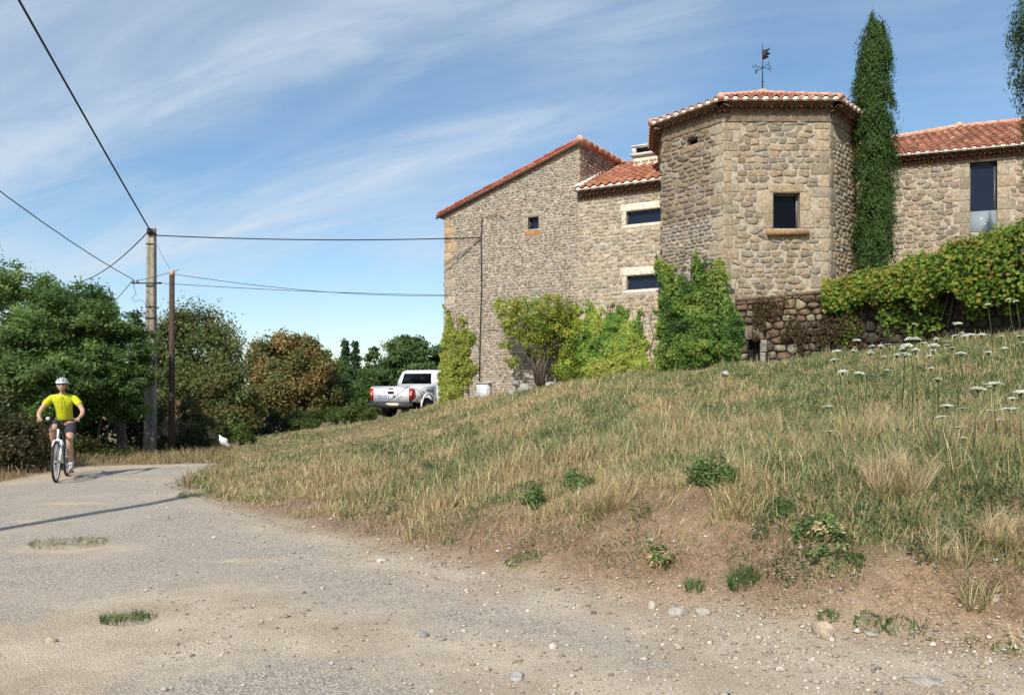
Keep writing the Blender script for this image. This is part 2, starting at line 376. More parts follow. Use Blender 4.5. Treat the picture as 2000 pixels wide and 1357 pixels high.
    # the road is a sheet of its own 5 mm above the earth
    cx = 0.25*(GX[:-1, :-1]+GX[1:, 1:]+GX[:-1, 1:]+GX[1:, :-1]).ravel(); cy = 0.25*(GY[:-1, :-1]+GY[1:, 1:]+GY[:-1, 1:]+GY[1:, :-1]).ravel()
    sdc = poly_sd(cx, cy, ROAD)
    tag(from_data('ground', V, Fq, m, None, cols, True), kind='structure')
    sel = Fq[(sdc < -0.04) & (np.abs(cx) < 42)]; used = np.unique(sel); remap = -np.ones(len(V), int); remap[used] = np.arange(len(used))
    V2 = V[used].copy(); sdv = SD.ravel()[used]; V2[:, 2] += np.where(sdv < -0.02, 0.006, 0.006)
    tag(from_data('road', V2, remap[sel], m, None, cols[used], True), kind='structure')
build_ground()

# ------------------------------------------------------------------ stone walls: every stone laid
class Wall:
    def __init__(s, P0, P1):                      # P0 -> P1 runs left to right for someone facing it
        s.P = Vector((P0[0], P0[1], 0)); d = Vector((P1[0]-P0[0], P1[1]-P0[1], 0)); s.len = d.length; s.U = d.normalized()
        s.N = Vector((s.U.y, -s.U.x, 0)); s.Z = Vector((0, 0, 1))
    def w(s, u, z, n=0.0): return s.P+s.U*u+s.Z*z+s.N*n
    def uv(s, px, py, n=0.0):                     # where the sight line meets the wall
        dr = Vector(((px-1000)/F, 1, (HOR-py)/F)); o = Vector((0, 0, CAM_Z)); p0 = s.P+s.N*n
        t = (p0-o).dot(s.N)/dr.dot(s.N); q = o+dr*t; return ((q-s.P).dot(s.U), q.z)
def clip(poly, a, b, c):                          # keep a*x+b*y<=c
    out = []; n = len(poly)
    for i in range(n):
        p = poly[i]; q = poly[(i+1) % n]; dp = a*p[0]+b*p[1]-c; dq = a*q[0]+b*q[1]-c
        if dp <= 0: out.append(p)
        if (dp < 0 < dq) or (dq < 0 < dp):
            t = dp/(dp-dq); out.append((p[0]+(q[0]-p[0])*t, p[1]+(q[1]-p[1])*t))
    return out
def area(p): return 0.5*abs(sum(p[i][0]*p[(i+1) % len(p)][1]-p[(i+1) % len(p)][0]*p[i][1] for i in range(len(p)))) if len(p) > 2 else 0
def clip_convex(poly, outline):                   # outline counter-clockwise
    for i in range(len(outline)):
        (x1, y1), (x2, y2) = outline[i], outline[(i+1) % len(outline)]
        a, b = (y2-y1), -(x2-x1); poly = clip(poly, a, b, a*x1+b*y1)
        if len(poly) < 3: return []
    return poly
def cut_holes(poly, holes):
    for (u0, z0, u1, z1) in holes:
        xs = [p[0] for p in poly]; ys = [p[1] for p in poly]
        if max(xs) <= u0 or min(xs) >= u1 or max(ys) <= z0 or min(ys) >= z1: continue
        best = []; ba = 0
        for a, b, c in ((1, 0, u0), (-1, 0, -u1), (0, 1, z0), (0, -1, -z1)):
            q = clip(poly, a, b, c); ar = area(q)
            if ar > ba: best, ba = q, ar
        poly = best
        if len(poly) < 3: return []
    return poly
CH = 0.15
def put_stone(mb, wall, poly, gap, h, col, rnd, rounds=2, flat=0.8, tilt=0.3):
    cx = sum(p[0] for p in poly)/len(poly); cy = sum(p[1] for p in poly)/len(poly)
    q = []
    for x, y in poly:
        l = math.hypot(x-cx, y-cy)
        if l < 1e-5: continue
        k = max(0.3, 1-gap/l); q.append((cx+(x-cx)*k, cy+(y-cy)*k))
    for _ in range(rounds):
        r = []; n = len(q)
        for i in range(n):
            a, b = q[i], q[(i+1) % n]
            r += [(a[0]*(1-CH)+b[0]*CH, a[1]*(1-CH)+b[1]*CH), (a[0]*CH+b[0]*(1-CH), a[1]*CH+b[1]*(1-CH))]
        q = r
    n = len(q); tx = (rnd.random()-.5)*tilt; ty = (rnd.random()-.5)*tilt
    vs = []; 
    for k, hh in ((1.0, -0.01), (0.97, h*0.55), (flat, h)):
        for x, y in q:
            xx = cx+(x-cx)*k; yy = cy+(y-cy)*k
            vs.append(wall.w(xx, yy, hh+((x-cx)*tx+(y-cy)*ty)*(1 if hh > 0 else 0)))
    vs.append(wall.w(cx, cy, h*1.1+(rnd.random()-.4)*h*0.3))
    fs = []
    for r_ in range(2):
        for i in range(n): fs.append((r_*n+i, r_*n+(i+1) % n, (r_+1)*n+(i+1) % n, (r_+1)*n+i))
    for i in range(n): fs.append((2*n+i, 2*n+(i+1) % n, 3*n))
    mb.add(vs, fs, col)
def backing(mb, wall, outline, holes, col, n=0.0):
    us = sorted(set([min(p[0] for p in outline), max(p[0] for p in outline)]+[h[0] for h in holes]+[h[2] for h in holes]))
    zs = sorted(set([min(p[1] for p in outline), max(p[1] for p in outline)]+[h[1] for h in holes]+[h[3] for h in holes]))
    for i in range(len(us)-1):
        for j in range(len(zs)-1):
            c = ((us[i]+us[i+1])/2, (zs[j]+zs[j+1])/2)
            if any(h[0] < c[0] < h[2] and h[1] < c[1] < h[3] for h in holes): continue
            p = clip_convex([(us[i], zs[j]), (us[i+1], zs[j]), (us[i+1], zs[j+1]), (us[i], zs[j+1])], outline)
            if len(p) > 2: mb.add([wall.w(x, y, n) for x, y in p], [tuple(range(len(p)))], col)
def jcol(c, rnd, a=0.18, warm=0.06):
    k = 1+(rnd.random()-.5)*2*a; t = (rnd.random()-.5)*2*warm
    return (max(0, c[0]*k*(1+t)), max(0, c[1]*k), max(0, c[2]*k*(1-t)))
def rubble(mb, wall, outline, holes, blocks, w, h, gap, bulge, palette, mortar, seed, zmin=None, sizevar=0.35, tilt=0.3, merge=0.12, rounds=2, vj=0.26):
    """holes: openings through the wall; blocks: dressed stones (u0,z0,u1,z1,colour)"""
    rnd = random.Random(seed); backing(mb, wall, outline, holes, mortar)
    u0 = min(p[0] for p in outline); u1 = max(p[0] for p in outline); z0 = min(p[1] for p in outline) if zmin is None else zmin; z1 = max(p[1] for p in outline)
    k = w/h; seeds = []; z = z0; row = 0
    while z < z1+h:
        hh = h*(1+(rnd.random()-.5)*sizevar); u = u0-w*rnd.random()
        while u < u1+w:
            ww = w*(1+(rnd.random()-.5)*2*sizevar)
            if rnd.random() > merge: seeds.append((u+ww/2, (z+hh/2+(rnd.random()-.5)*h*vj)*k))
            u += ww
        z += hh; row += 1
    cell = 2.2*w; grid = {}
    for i, s_ in enumerate(seeds): grid.setdefault((int(s_[0]//cell), int(s_[1]//cell)), []).append(i)
    cut = list(holes)+[b[:4] for b in blocks]
    for i, s_ in enumerate(seeds):
        x, y = s_; g = (int(x//cell), int(y//cell))
        if any(c[0]-.0 < x < c[2] and c[1] < y/k < c[3] for c in cut): continue
        poly = [(x-1.6*w, y-1.6*w), (x+1.6*w, y-1.6*w), (x+1.6*w, y+1.6*w), (x-1.6*w, y+1.6*w)]
        near = sorted(((seeds[j][0]-x)**2+(seeds[j][1]-y)**2, j) for a in (-1, 0, 1) for b in (-1, 0, 1) for j in grid.get((g[0]+a, g[1]+b), []) if j != i)[:16]
        for d2, j in near:
            nx_, ny_ = seeds[j]; a, b = nx_-x, ny_-y
            poly = clip(poly, a, b, a*(nx_+x)/2+b*(ny_+y)/2)
            if len(poly) < 3: break
        if len(poly) < 3: continue
        poly = [(p[0], p[1]/k) for p in poly]
        poly = clip_convex(poly, outline)
        if len(poly) < 3: continue
        poly = cut_holes(poly, cut)
        if len(poly) < 3 or area(poly) < 0.12*w*h: continue
        col = jcol(palette[int(rnd.random()**1.0*len(palette))], rnd)
        put_stone(mb, wall, poly, gap*(0.7+0.6*rnd.random()), bulge*(0.5+rnd.random()), col, rnd, rounds, 0.78, tilt)
    for b in blocks:
        u0, z0, u1, z1, c = b; g = 0.006
        mb_col = jcol(c, rnd, 0.20, 0.05) if c[0] < .5 else jcol(c, rnd, .08, .03); n = bulge*0.7
        us = (u0+g, u1-g); zs = (z0+g, z1-g); e = min(0.02, (u1-u0)*.1)
        vs = []
        for (uu, zz, nn) in ((0, 0, -.01), (0, 0, n*.6), (e, e, n)):
            vs += [wall.w(us[0]+uu, zs[0]+zz, nn), wall.w(us[1]-uu, zs[0]+zz, nn), wall.w(us[1]-uu, zs[1]-zz, nn), wall.w(us[0]+uu, zs[1]-zz, nn)]
        fs = [(r_*4+i, r_*4+(i+1) % 4, r_*4+4+(i+1) % 4, r_*4+4+i) for r_ in (0, 1) for i in range(4)]+[(8, 9, 10, 11)]
        mb.add(vs, fs, mb_col)
def quoins(wall_u0, side, z0, z1, col, seed, wl=0.42, ws=0.24, h=0.27):
    """alternating long and short corner blocks; side=+1 grows to larger u"""
    rnd = random.Random(seed); out = []; z = z0; i = 0
    while z < z1-0.1:
        hh = min(h*(0.8+rnd.random()*.4), z1-z); w = (wl if i % 2 else ws)*(0.85+rnd.random()*.3)
        out.append((wall_u0, z, wall_u0+w, z+hh, col) if side > 0 else (wall_u0-w, z, wall_u0, z+hh, col)); z += hh; i += 1
    return out
def window(parent, wall, rect, depth, glass, frame_t=0.035, bars=(), frame_mat=M_FRAME, reveal_col=(0.45, 0.38, 0.27), sill=None, name='window'):
    u0, z0, u1, z1 = rect
    f = MB()
    def fb(a, b, c, d):                           # frame bar between depth-0.0 and depth+0.05
        f.prism([wall.w(a, b, -depth+.03), wall.w(c, b, -depth+.03), wall.w(c, d, -depth+.03), wall.w(a, d, -depth+.03)], wall.N*-0.05)
    t = frame_t
    fb(u0, z0, u0+t, z1); fb(u1-t, z0, u1, z1); fb(u0+t, z0, u1-t, z0+t); fb(u0+t, z1-t, u1-t, z1)
    for kind, a in bars:
        if kind == 'v': fb(u0+(u1-u0)*a-t*.4, z0+t, u0+(u1-u0)*a+t*.4, z1-t)
        else: fb(u0+t, z0+(z1-z0)*a-t*.4, u1-t, z0+(z1-z0)*a+t*.4)
    f.col = (0.03, 0.03, 0.035); fo = f.build(name, frame_mat, parent)
    g = MB(); g.add([wall.w(a, b, -depth) for a, b in ((u0+t*.5, z0+t*.5), (u1-t*.5, z0+t*.5), (u1-t*.5, z1-t*.5), (u0+t*.5, z1-t*.5))], [(0, 1, 2, 3)]); g.build('pane', glass, fo)
    r = MB(); r.col = reveal_col; D = depth+.06; o = 0.004
    for a, b in (((u0-o, z0-o), (u1+o, z0-o)), ((u1+o, z0-o), (u1+o, z1+o)), ((u1+o, z1+o), (u0-o, z1+o)), ((u0-o, z1+o), (u0-o, z0-o))):
        r.add([wall.w(*a, 0), wall.w(*b, 0), wall.w(*b, -D), wall.w(*a, -D)], [(0, 1, 2, 3)])
    r.add([wall.w(a, b, -D) for a, b in ((u0, z0), (u1, z0), (u1, z1), (u0, z1))], [(0, 1, 2, 3)], (0.02, 0.02, 0.02))
    r.build('reveal', M_LIME, fo)
    if sill: 
        s_ = MB(); a, b, c, d, pr, colr = sill; s_.prism([wall.w(a, b, -0.05), wall.w(c, b, -0.05), wall.w(c, d, -0.05), wall.w(a, d, -0.05)], wall.N*(pr+.05), colr); s_.build('sill', M_STONE, fo)
    return fo

TERRA = [(0.38, 0.155, 0.09), (0.33, 0.13, 0.075), (0.42, 0.19, 0.115), (0.27, 0.115, 0.07), (0.46, 0.25, 0.16), (0.35, 0.155, 0.095)]
def tile_cols(mb, a, b, up, span, pitch=0.235, r=0.088, seed=1, step=0.36, palette=TERRA, lift=0.0):
    """rows of half-round cover tiles; span(t) gives slope length range for the column at distance t along a->b"""
    rnd = random.Random(seed); a = Vector(a); b = Vector(b); e = (b-a); Lh = e.length; e.normalize(); up = Vector(up).normalized(); n = e.cross(up).normalized()
    if n.z < 0: n = -n
    cnt = max(1, int(Lh/pitch)); p = Lh/cnt; seg = 6
    for i in range(cnt):
        t = (i+.5)*p; s0, s1 = span(t)
        if s1-s0 < 0.05: continue
        s_ = s0
        while s_ < s1-0.04:
            l = min(step, s1-s_)+0.05; col = jcol(rnd.choice(palette), rnd, 0.2, 0.05); vs = []
            jx = (rnd.random()-.5)*0.014; tl = 0.018
            for q, (ss, rr, ll) in enumerate(((s_, r, tl), (s_+l, r*0.86, 0.0))):
                c = a+e*(t+jx)+up*ss+n*(lift+ll)
                for k in range(seg+1):
                    an = math.pi*k/seg; vs.append(c+e*math.cos(an)*rr+n*math.sin(an)*rr*0.95)
            c = a+e*(t+jx)+up*s_+n*(lift+tl)
            inner = [c+e*math.cos(math.pi*k/seg)*r*.84+n*math.sin(math.pi*k/seg)*r*.78 for k in range(seg+1)]
            fs = [(k, k+1, seg+2+k, seg+1+k) for k in range(seg)]
            mb.add(vs, fs, col)
            mb.add(vs[:seg+1]+inner, [(k, k+1, seg+2+k, seg+1+k) for k in range(seg)], col)
            s_ += step
def eave_ends(white, dark, a, b, up, pitch=0.235, r=0.088, wall_n=None, seed=3, rows=2):
    """the wavy strip of mortar that fills the ends of the cover tiles, and the rows of tiles of the cornice below"""
    rnd = random.Random(seed); a = Vector(a); b = Vector(b); e = (b-a); Lh = e.length; e.normalize(); up = Vector(up).normalized(); n = e.cross(up).normalized()
    if n.z < 0: n = -n
    cnt = max(1, int(Lh/pitch)); p = Lh/cnt; out = -Vector((up.x, up.y, 0)).normalized(); Z = Vector((0, 0, 1))
    top = []; bot = []
    for i in range(cnt):
        q = 0.82+rnd.random()*.16; c = a+e*((i+.5)*p)-up*0.018
        for k in range(7):
            an = math.pi-math.pi*k/6; w_ = r*.86*q; top.append(c+e*math.cos(an)*w_+n*(0.004+math.sin(an)*w_*.8)); bot.append(c+e*math.cos(an)*w_-n*(0.008+math.sin(an)*w_*.62*q))
    m = len(top); vs = top+bot+[v+up*.06 for v in top]+[v+up*.06 for v in bot]
    fs = [(i, m+i, m+i+1, i+1) for i in range(m-1)]+[(i, i+1, 2*m+i+1, 2*m+i) for i in range(m-1)]+[(m+i, 3*m+i, 3*m+i+1, m+i+1) for i in range(m-1)]
    if white is not None: white.add(vs, fs, (0.74, 0.70, 0.61))
    for row in range(rows):
        for i in range(cnt):
            t = (i+.5)*p; c2 = a+e*(t+p*.5*(row % 2 == 0))+out*(-0.10-0.10*row)-Z*(0.155+0.075*row); r2 = r*1.0; vs = []
            for off in (0, 0.16):
                for rr in (r2, r2*.8):
                    for k in range(7):
                        an = math.pi*k/6; vs.append(c2-out*off+e*math.cos(an)*rr+Z*math.sin(an)*rr*.85)
            fs = [(k, k+1, 15+k, 14+k) for k in range(6)]+[(7+k, 21+k, 22+k, 8+k) for k in range(6)]+[(k, 7+k, 8+k, k+1) for k in range(6)]
            dark.add(vs, fs, jcol((0.15, 0.075, 0.05), rnd, .25, .06))
def slab(mb, poly, thick, col):                   # roof deck under the tiles
    poly = [Vector(p) for p in poly]; n = (poly[1]-poly[0]).cross(poly[2]-poly[0]).normalized()
    if n.z < 0: n = -n
    mb.prism(poly, -n*thick, col)

# ---- plan of the buildings (metres)
K = Vector((1.907, 22.0, 0)); UG = Vector((0.883, -0.469, 0)).normalized(); NG = Vector((UG.y, -UG.x, 0))
Lc = K-UG*4.565
STO_G = [(0.33, 0.275, 0.215), (0.28, 0.24, 0.195), (0.34, 0.28, 0.215), (0.25, 0.215, 0.18), (0.38, 0.32, 0.255), (0.28, 0.22, 0.16)]
STO_T = [(0.30, 0.24, 0.165), (0.27, 0.22, 0.155), (0.33, 0.26, 0.175), (0.24, 0.195, 0.14), (0.30, 0.225, 0.145), (0.29, 0.24, 0.18), (0.26, 0.215, 0.165)]
MORT = (0.395, 0.335, 0.25)

def tapered(z): return 0
# ------------------------------------------------ tall house at the left
def build_house():
    base = Lc.copy(); base.z = 1.2
    h = empty('stone_house', base, 'tall rubble stone house with one red roof slope and a single tiny window', 'house')
    W = Wall(Lc, K); SW = Wall(K, K+Vector((0.559, 0.829, 0))*3.09)
    zl, zr = 7.12, 8.66
    win = (*W.uv(1031, 449), *W.uv(1052, 423)); win = (win[0], win[1], win[2], win[3])
    s0 = W.uv(1024, 462); s1 = W.uv(1056, 449)
    bl = quoins(0, 1, 5.6, zl-.25, (0.40, 0.28, 0.165), 5, 0.40, 0.24, 0.26)+quoins(0, 1, 0.6, 5.6, (0.37, 0.30, 0.22), 15, 0.40, 0.24, 0.26)
    bl += [(s0[0], s0[1], s1[0], s1[1]-.005, (0.42, 0.20, 0.075)), (win[0]-.13, win[3]+.005, win[2]+.12, win[3]+.13, (0.36, 0.30, 0.22)),
           (win[0]-.15, win[1], win[0]-.01, win[3], (0.36, 0.29, 0.20)), (win[2]+.01, win[1], win[2]+.14, win[3], (0.37, 0.30, 0.21))]
    mb = MB(); out = [(0, 0), (W.len, 0), (W.len, zr), (0, zl)]
    rubble(mb, W, out, [win], bl, 0.135, 0.078, 0.012, 0.014, STO_G, (0.42, 0.36, 0.285), 11, zmin=0.9, sizevar=.7, merge=.10, rounds=1)
    outs = [(0, 0), (SW.len, 0), (SW.len, zr), (0, zr)]
    rubble(mb, SW, outs, [], quoins(0, 1, 7.0, zr-.02, (0.36, 0.26, 0.17), 8, .25, .18, .2), 0.17, 0.10, 0.022, 0.035, [(0.22, 0.17, 0.14), (0.34, 0.26, 0.20), (0.27, 0.19, 0.15)], (0.58, 0.50, 0.39), 12, zmin=6.4, sizevar=.4)
    back = Vector((0.469, 0.883, 0))*6
    LW = Wall(Lc+back, Lc); rubble(mb, LW, [(0, 0), (6, 0), (6, zl), (0, zl)], [], [], 0.3, 0.18, 0.02, 0.03, STO_G, (0.45, 0.385, 0.29), 13, zmin=.8)
    BW = Wall(K+Vector((0.559, 0.829, 0))*3.09, Lc+back); backing(mb, BW, [(0, 0), (BW.len, 0), (BW.len, zl), (0, zr)], [], (0.42, 0.36, 0.27))
    mb.build('wall', M_STONE, h)
    window(h, W, win, 0.16, M_GLASS, 0.025, reveal_col=(0.30, 0.25, 0.19))
    # roof: slopes down to the left, tiles run with the slope
    S = (zr-zl)/W.len; up = Vector((UG.x, UG.y, S)).normalized(); back_d = Vector((0.559, 0.829, 0))
    fl = W.w(-0.24, zl-0.24*S+0.02, 0.12); fr = W.w(W.len+0.06, zr+0.06*S+0.02, 0.12)
    bl_ = fl+Vector((0.469, 0.883, 0))*6.3; br = W.w(W.len+0.06, zr+0.06*S+0.02, 0)+back_d*3.22
    rf = MB(); slab(rf, [fl, fr, br, bl_], 0.07, (0.34, 0.10, 0.06)); 
    for v in range(len(rf.v)): pass
    Ls = (fr-fl).length
    tile_cols(rf, fl+Vector((0, 0, .03)), bl_+Vector((0, 0, .03)), up, lambda t: (0.0, Ls-max(0, (t-3)*0.35)), seed=5, palette=[(0.34, 0.09, 0.055), (0.29, 0.08, 0.05), (0.40, 0.14, 0.09)], r=.075, pitch=.2)
    roof = rf.build('roof', M_TILE, h, True)
    fc = MB(); fc.prism([fl+Vector((0, 0, -.075)), fr+Vector((0, 0, -.075)), fr+Vector((0, 0, -.13)), fl+Vector((0, 0, -.13))], -NG*0.03, (0.06, 0.045, 0.035)); fc.build('verge_board', M_WOOD, roof)
    rd = MB(); q0 = fr+Vector((0, 0, .03)); n = 9
    for i in range(n):
        a = q0+(br-fr)*(i/n); b = q0+(br-fr)*((i+1)/n+0.01)
        rd.tube([a, b], [.095, .08], 10, jcol((0.55, 0.30, 0.20), random, .2) if i else (0.62, 0.40, 0.30))
    rd.build('ridge_tiles', M_TILE, roof, True)
    # wiring clipped to the wall
    cb = MB()
    def wp(px, py, n=0.05): return W.w(*W.uv(px, py), n)
    cb.tube([wp(943, 428), wp(941, 470), wp(942, 560), wp(939, 660), wp(938, 745)], 0.015, 6)
    cb.build('conduit', M_CABLE, h)
    c2 = MB(); c2.tube([wp(943, 430), wp(948, 424), wp(965, 422), wp(980, 424), wp(990, 430)], 0.008, 5)
    c2.build('cable', M_CABLE, h); c2 = MB(); c2.tube([wp(869, 517), wp(895, 502), wp(920, 484), wp(940, 468)], 0.008, 5); c2.build('cable', M_CABLE, h); c2 = MB(); c2.tube([wp(869, 466), wp(905, 466), wp(940, 464)], 0.007, 5); c2.build('cable', M_CABLE, h); c2 = MB()
    c2.tube([wp(942, 650), wp(955, 643), wp(985, 648), wp(1000, 655)], 0.007, 5)
    c2.build('cable', M_CABLE, h)
    # quoined foot of the wall beside the meter box
    bx = MB(); u0, z1 = W.uv(937, 750); u1, z0 = W.uv(960, 778); 
    bx.prism([W.w(u0, z0-.25, 0), W.w(u1, z0-.25, 0), W.w(u1, z1, 0), W.w(u0, z1, 0)], W.N*.2, (0.50, 0.51, 0.50))
    bx.prism([W.w(u0-.02, z1+.002, 0), W.w(u1+.02, z1+.002, 0), W.w(u1+.02, z1+.035, 0), W.w(u0-.02, z1+.035, 0)], W.N*.23, (0.42, 0.43, 0.42))
    b = bx.build('meter_box', M_CONC, h); b['label'] = 'grey electricity meter box at the foot of the wall'
    dr = MB(); dr.prism([W.w(u0+.02, z0-.1, .202), W.w(u1-.02, z0-.1, .202), W.w(u1-.02, z1-.03, .202), W.w(u0+.02, z1-.03, .202)], W.N*.012, (0.56, 0.57, 0.57)); dr.build('door', M_CONC, b)
    return W
W_HOUSE = build_house()

# ------------------------------------------------ lower link between house and tower
def build_link():
    e = K.copy(); e.z = 1.9
    h = empty('link_building', e, 'low stone link with two strip windows and red tiled roof between tall house and tower', 'building')
    W = Wall(K+UG*0.003, K+UG*3.6); ze = 7.0
    w1a = W.uv(1223, 440); w1b = W.uv(1300, 405); w2a = W.uv(1224, 567); w2b = W.uv(1300, 534)
    w1 = (w1a[0], w1a[1], w1a[0]+1.15, w1b[1]); w2 = (w2a[0], w2a[1], w2a[0]+1.15, w2b[1])
    LI = (0.66, 0.61, 0.50)
    bl = []
    for (u0, z0, u1, z1), top in ((w1, .20), (w2, .22)):
        bl += [(u0-.16, z1+.004, u1+.1, z1+top, LI), (u0-.13, z0-.10, u1+.1, z0-.004, LI), (u0-.13, z0, u0-.004, z1, (0.55, 0.48, 0.37))]
    mb = MB(); rubble(mb, W, [(0, 0), (W.len, 0), (W.len, ze+.28), (0, ze+.28)], [w1, w2], bl, 0.21, 0.105, 0.010, 0.010,
                      [(0.37, 0.305, 0.225), (0.34, 0.28, 0.205), (0.41, 0.335, 0.24), (0.31, 0.26, 0.20)], (0.44, 0.37, 0.275), 21, zmin=1.4)
    mb.build('wall', M_STONE, h)
    for w_ in (w1, w2): window(h, W, w_, 0.14, M_GLASS, 0.03, bars=(), reveal_col=LI)
    bd = Vector((0.469, 0.883, 0)); up = Vector((bd.x, bd.y, 0.47)).normalized(); sd = Vector((0.559, 0.829, 0))
    a = W.w(-0.02, ze+.22, .28); b = W.w(W.len, ze+.22, .28)
    rf = MB(); Lr = 3.6
    slab(rf, [a, b, b+up*Lr, a+up*Lr], .05, (0.30, 0.12, 0.07))
    tile_cols(rf, a+Vector((0, 0, .02)), b+Vector((0, 0, .02)), up, lambda t: (0.0, Lr), seed=8, palette=[(0.44, 0.18, 0.10), (0.39, 0.155, 0.085), (0.48, 0.215, 0.13)])
    roof = rf.build('roof', M_TILE, h, True)
    wh = MB(); dk = MB(); eave_ends(wh, dk, a, b, up, seed=4); wh.build('tile_end_mortar', M_LIME, roof); 
    dk.prism([W.w(0, ze+.0, .002), W.w(0, ze+.0, .03), W.w(0, ze+.18, .06), W.w(0, ze+.18, .002)], UG*3.55, (0.20, 0.12, 0.08)); dk.build('cornice', M_TILE, h)
    fl = MB()                                     # pale mortar flashing against the taller house
    p0 = a+Vector((0, 0, .05)); p1 = p0+up*Lr
    fl.prism([p0+UG*-0.0, p0+UG*.17, p1+UG*.17+sd*0, p1-UG*.0], Vector((0, 0, .09)), (0.70, 0.66, 0.57)); fl.build('flashing', M_LIME, roof)
    # chimney
    ch = at(1266, 330, 23.4); s_ = MB(); rot = Matrix.Rotation(math.atan2(UG.y, UG.x), 3, 'Z')
    cz = 8.10; cx, cy = ch.x, ch.y
    s_.box((cx, cy, cz+.12), (.72, .60, .84), rot, (0.60, 0.52, 0.40)); rnd = random.Random(4)
    for side in range(4):
        for r_ in range(5):
            for c_ in range(3):
                w_ = .22; uu = -.24+c_*.24+(r_ % 2)*.03; zz = cz-.22+r_*.155
                rr = rot @ Matrix.Rotation(side*math.pi/2, 3, 'Z'); depth = .30 if side % 2 == 0 else .36
                s_.box(Vector((cx, cy, zz))+rr @ Vector((uu*(1 if side % 2 == 0 else .82), -depth, 0)), (w_*.9, .03, .13), rr, jcol((0.66, 0.57, 0.44), rnd, .12))
    cho = s_.build('chimney', M_LIME, roof)
    t = MB(); GC = (0.60, 0.585, 0.54)
    t.box((cx, cy, cz+.575), (.88, .76, .07), rot, GC)
    for a_ in (-1, 1):
        for b_ in (-1, 1): t.box(Vector((cx, cy, cz+.71))+rot @ Vector((a_*.34, b_*.28, 0)), (.12, .12, .20), rot, GC)
    t.box((cx, cy, cz+.83), (.86, .74, .05), rot, GC)
    t.box((cx, cy, cz+.71), (.56, .44, .16), rot, (0.02, .02, .02)); t.build('chimney_cap', M_CONC, roof)  # near-black box inside the cap stands in for the shade of its opening
build_link()

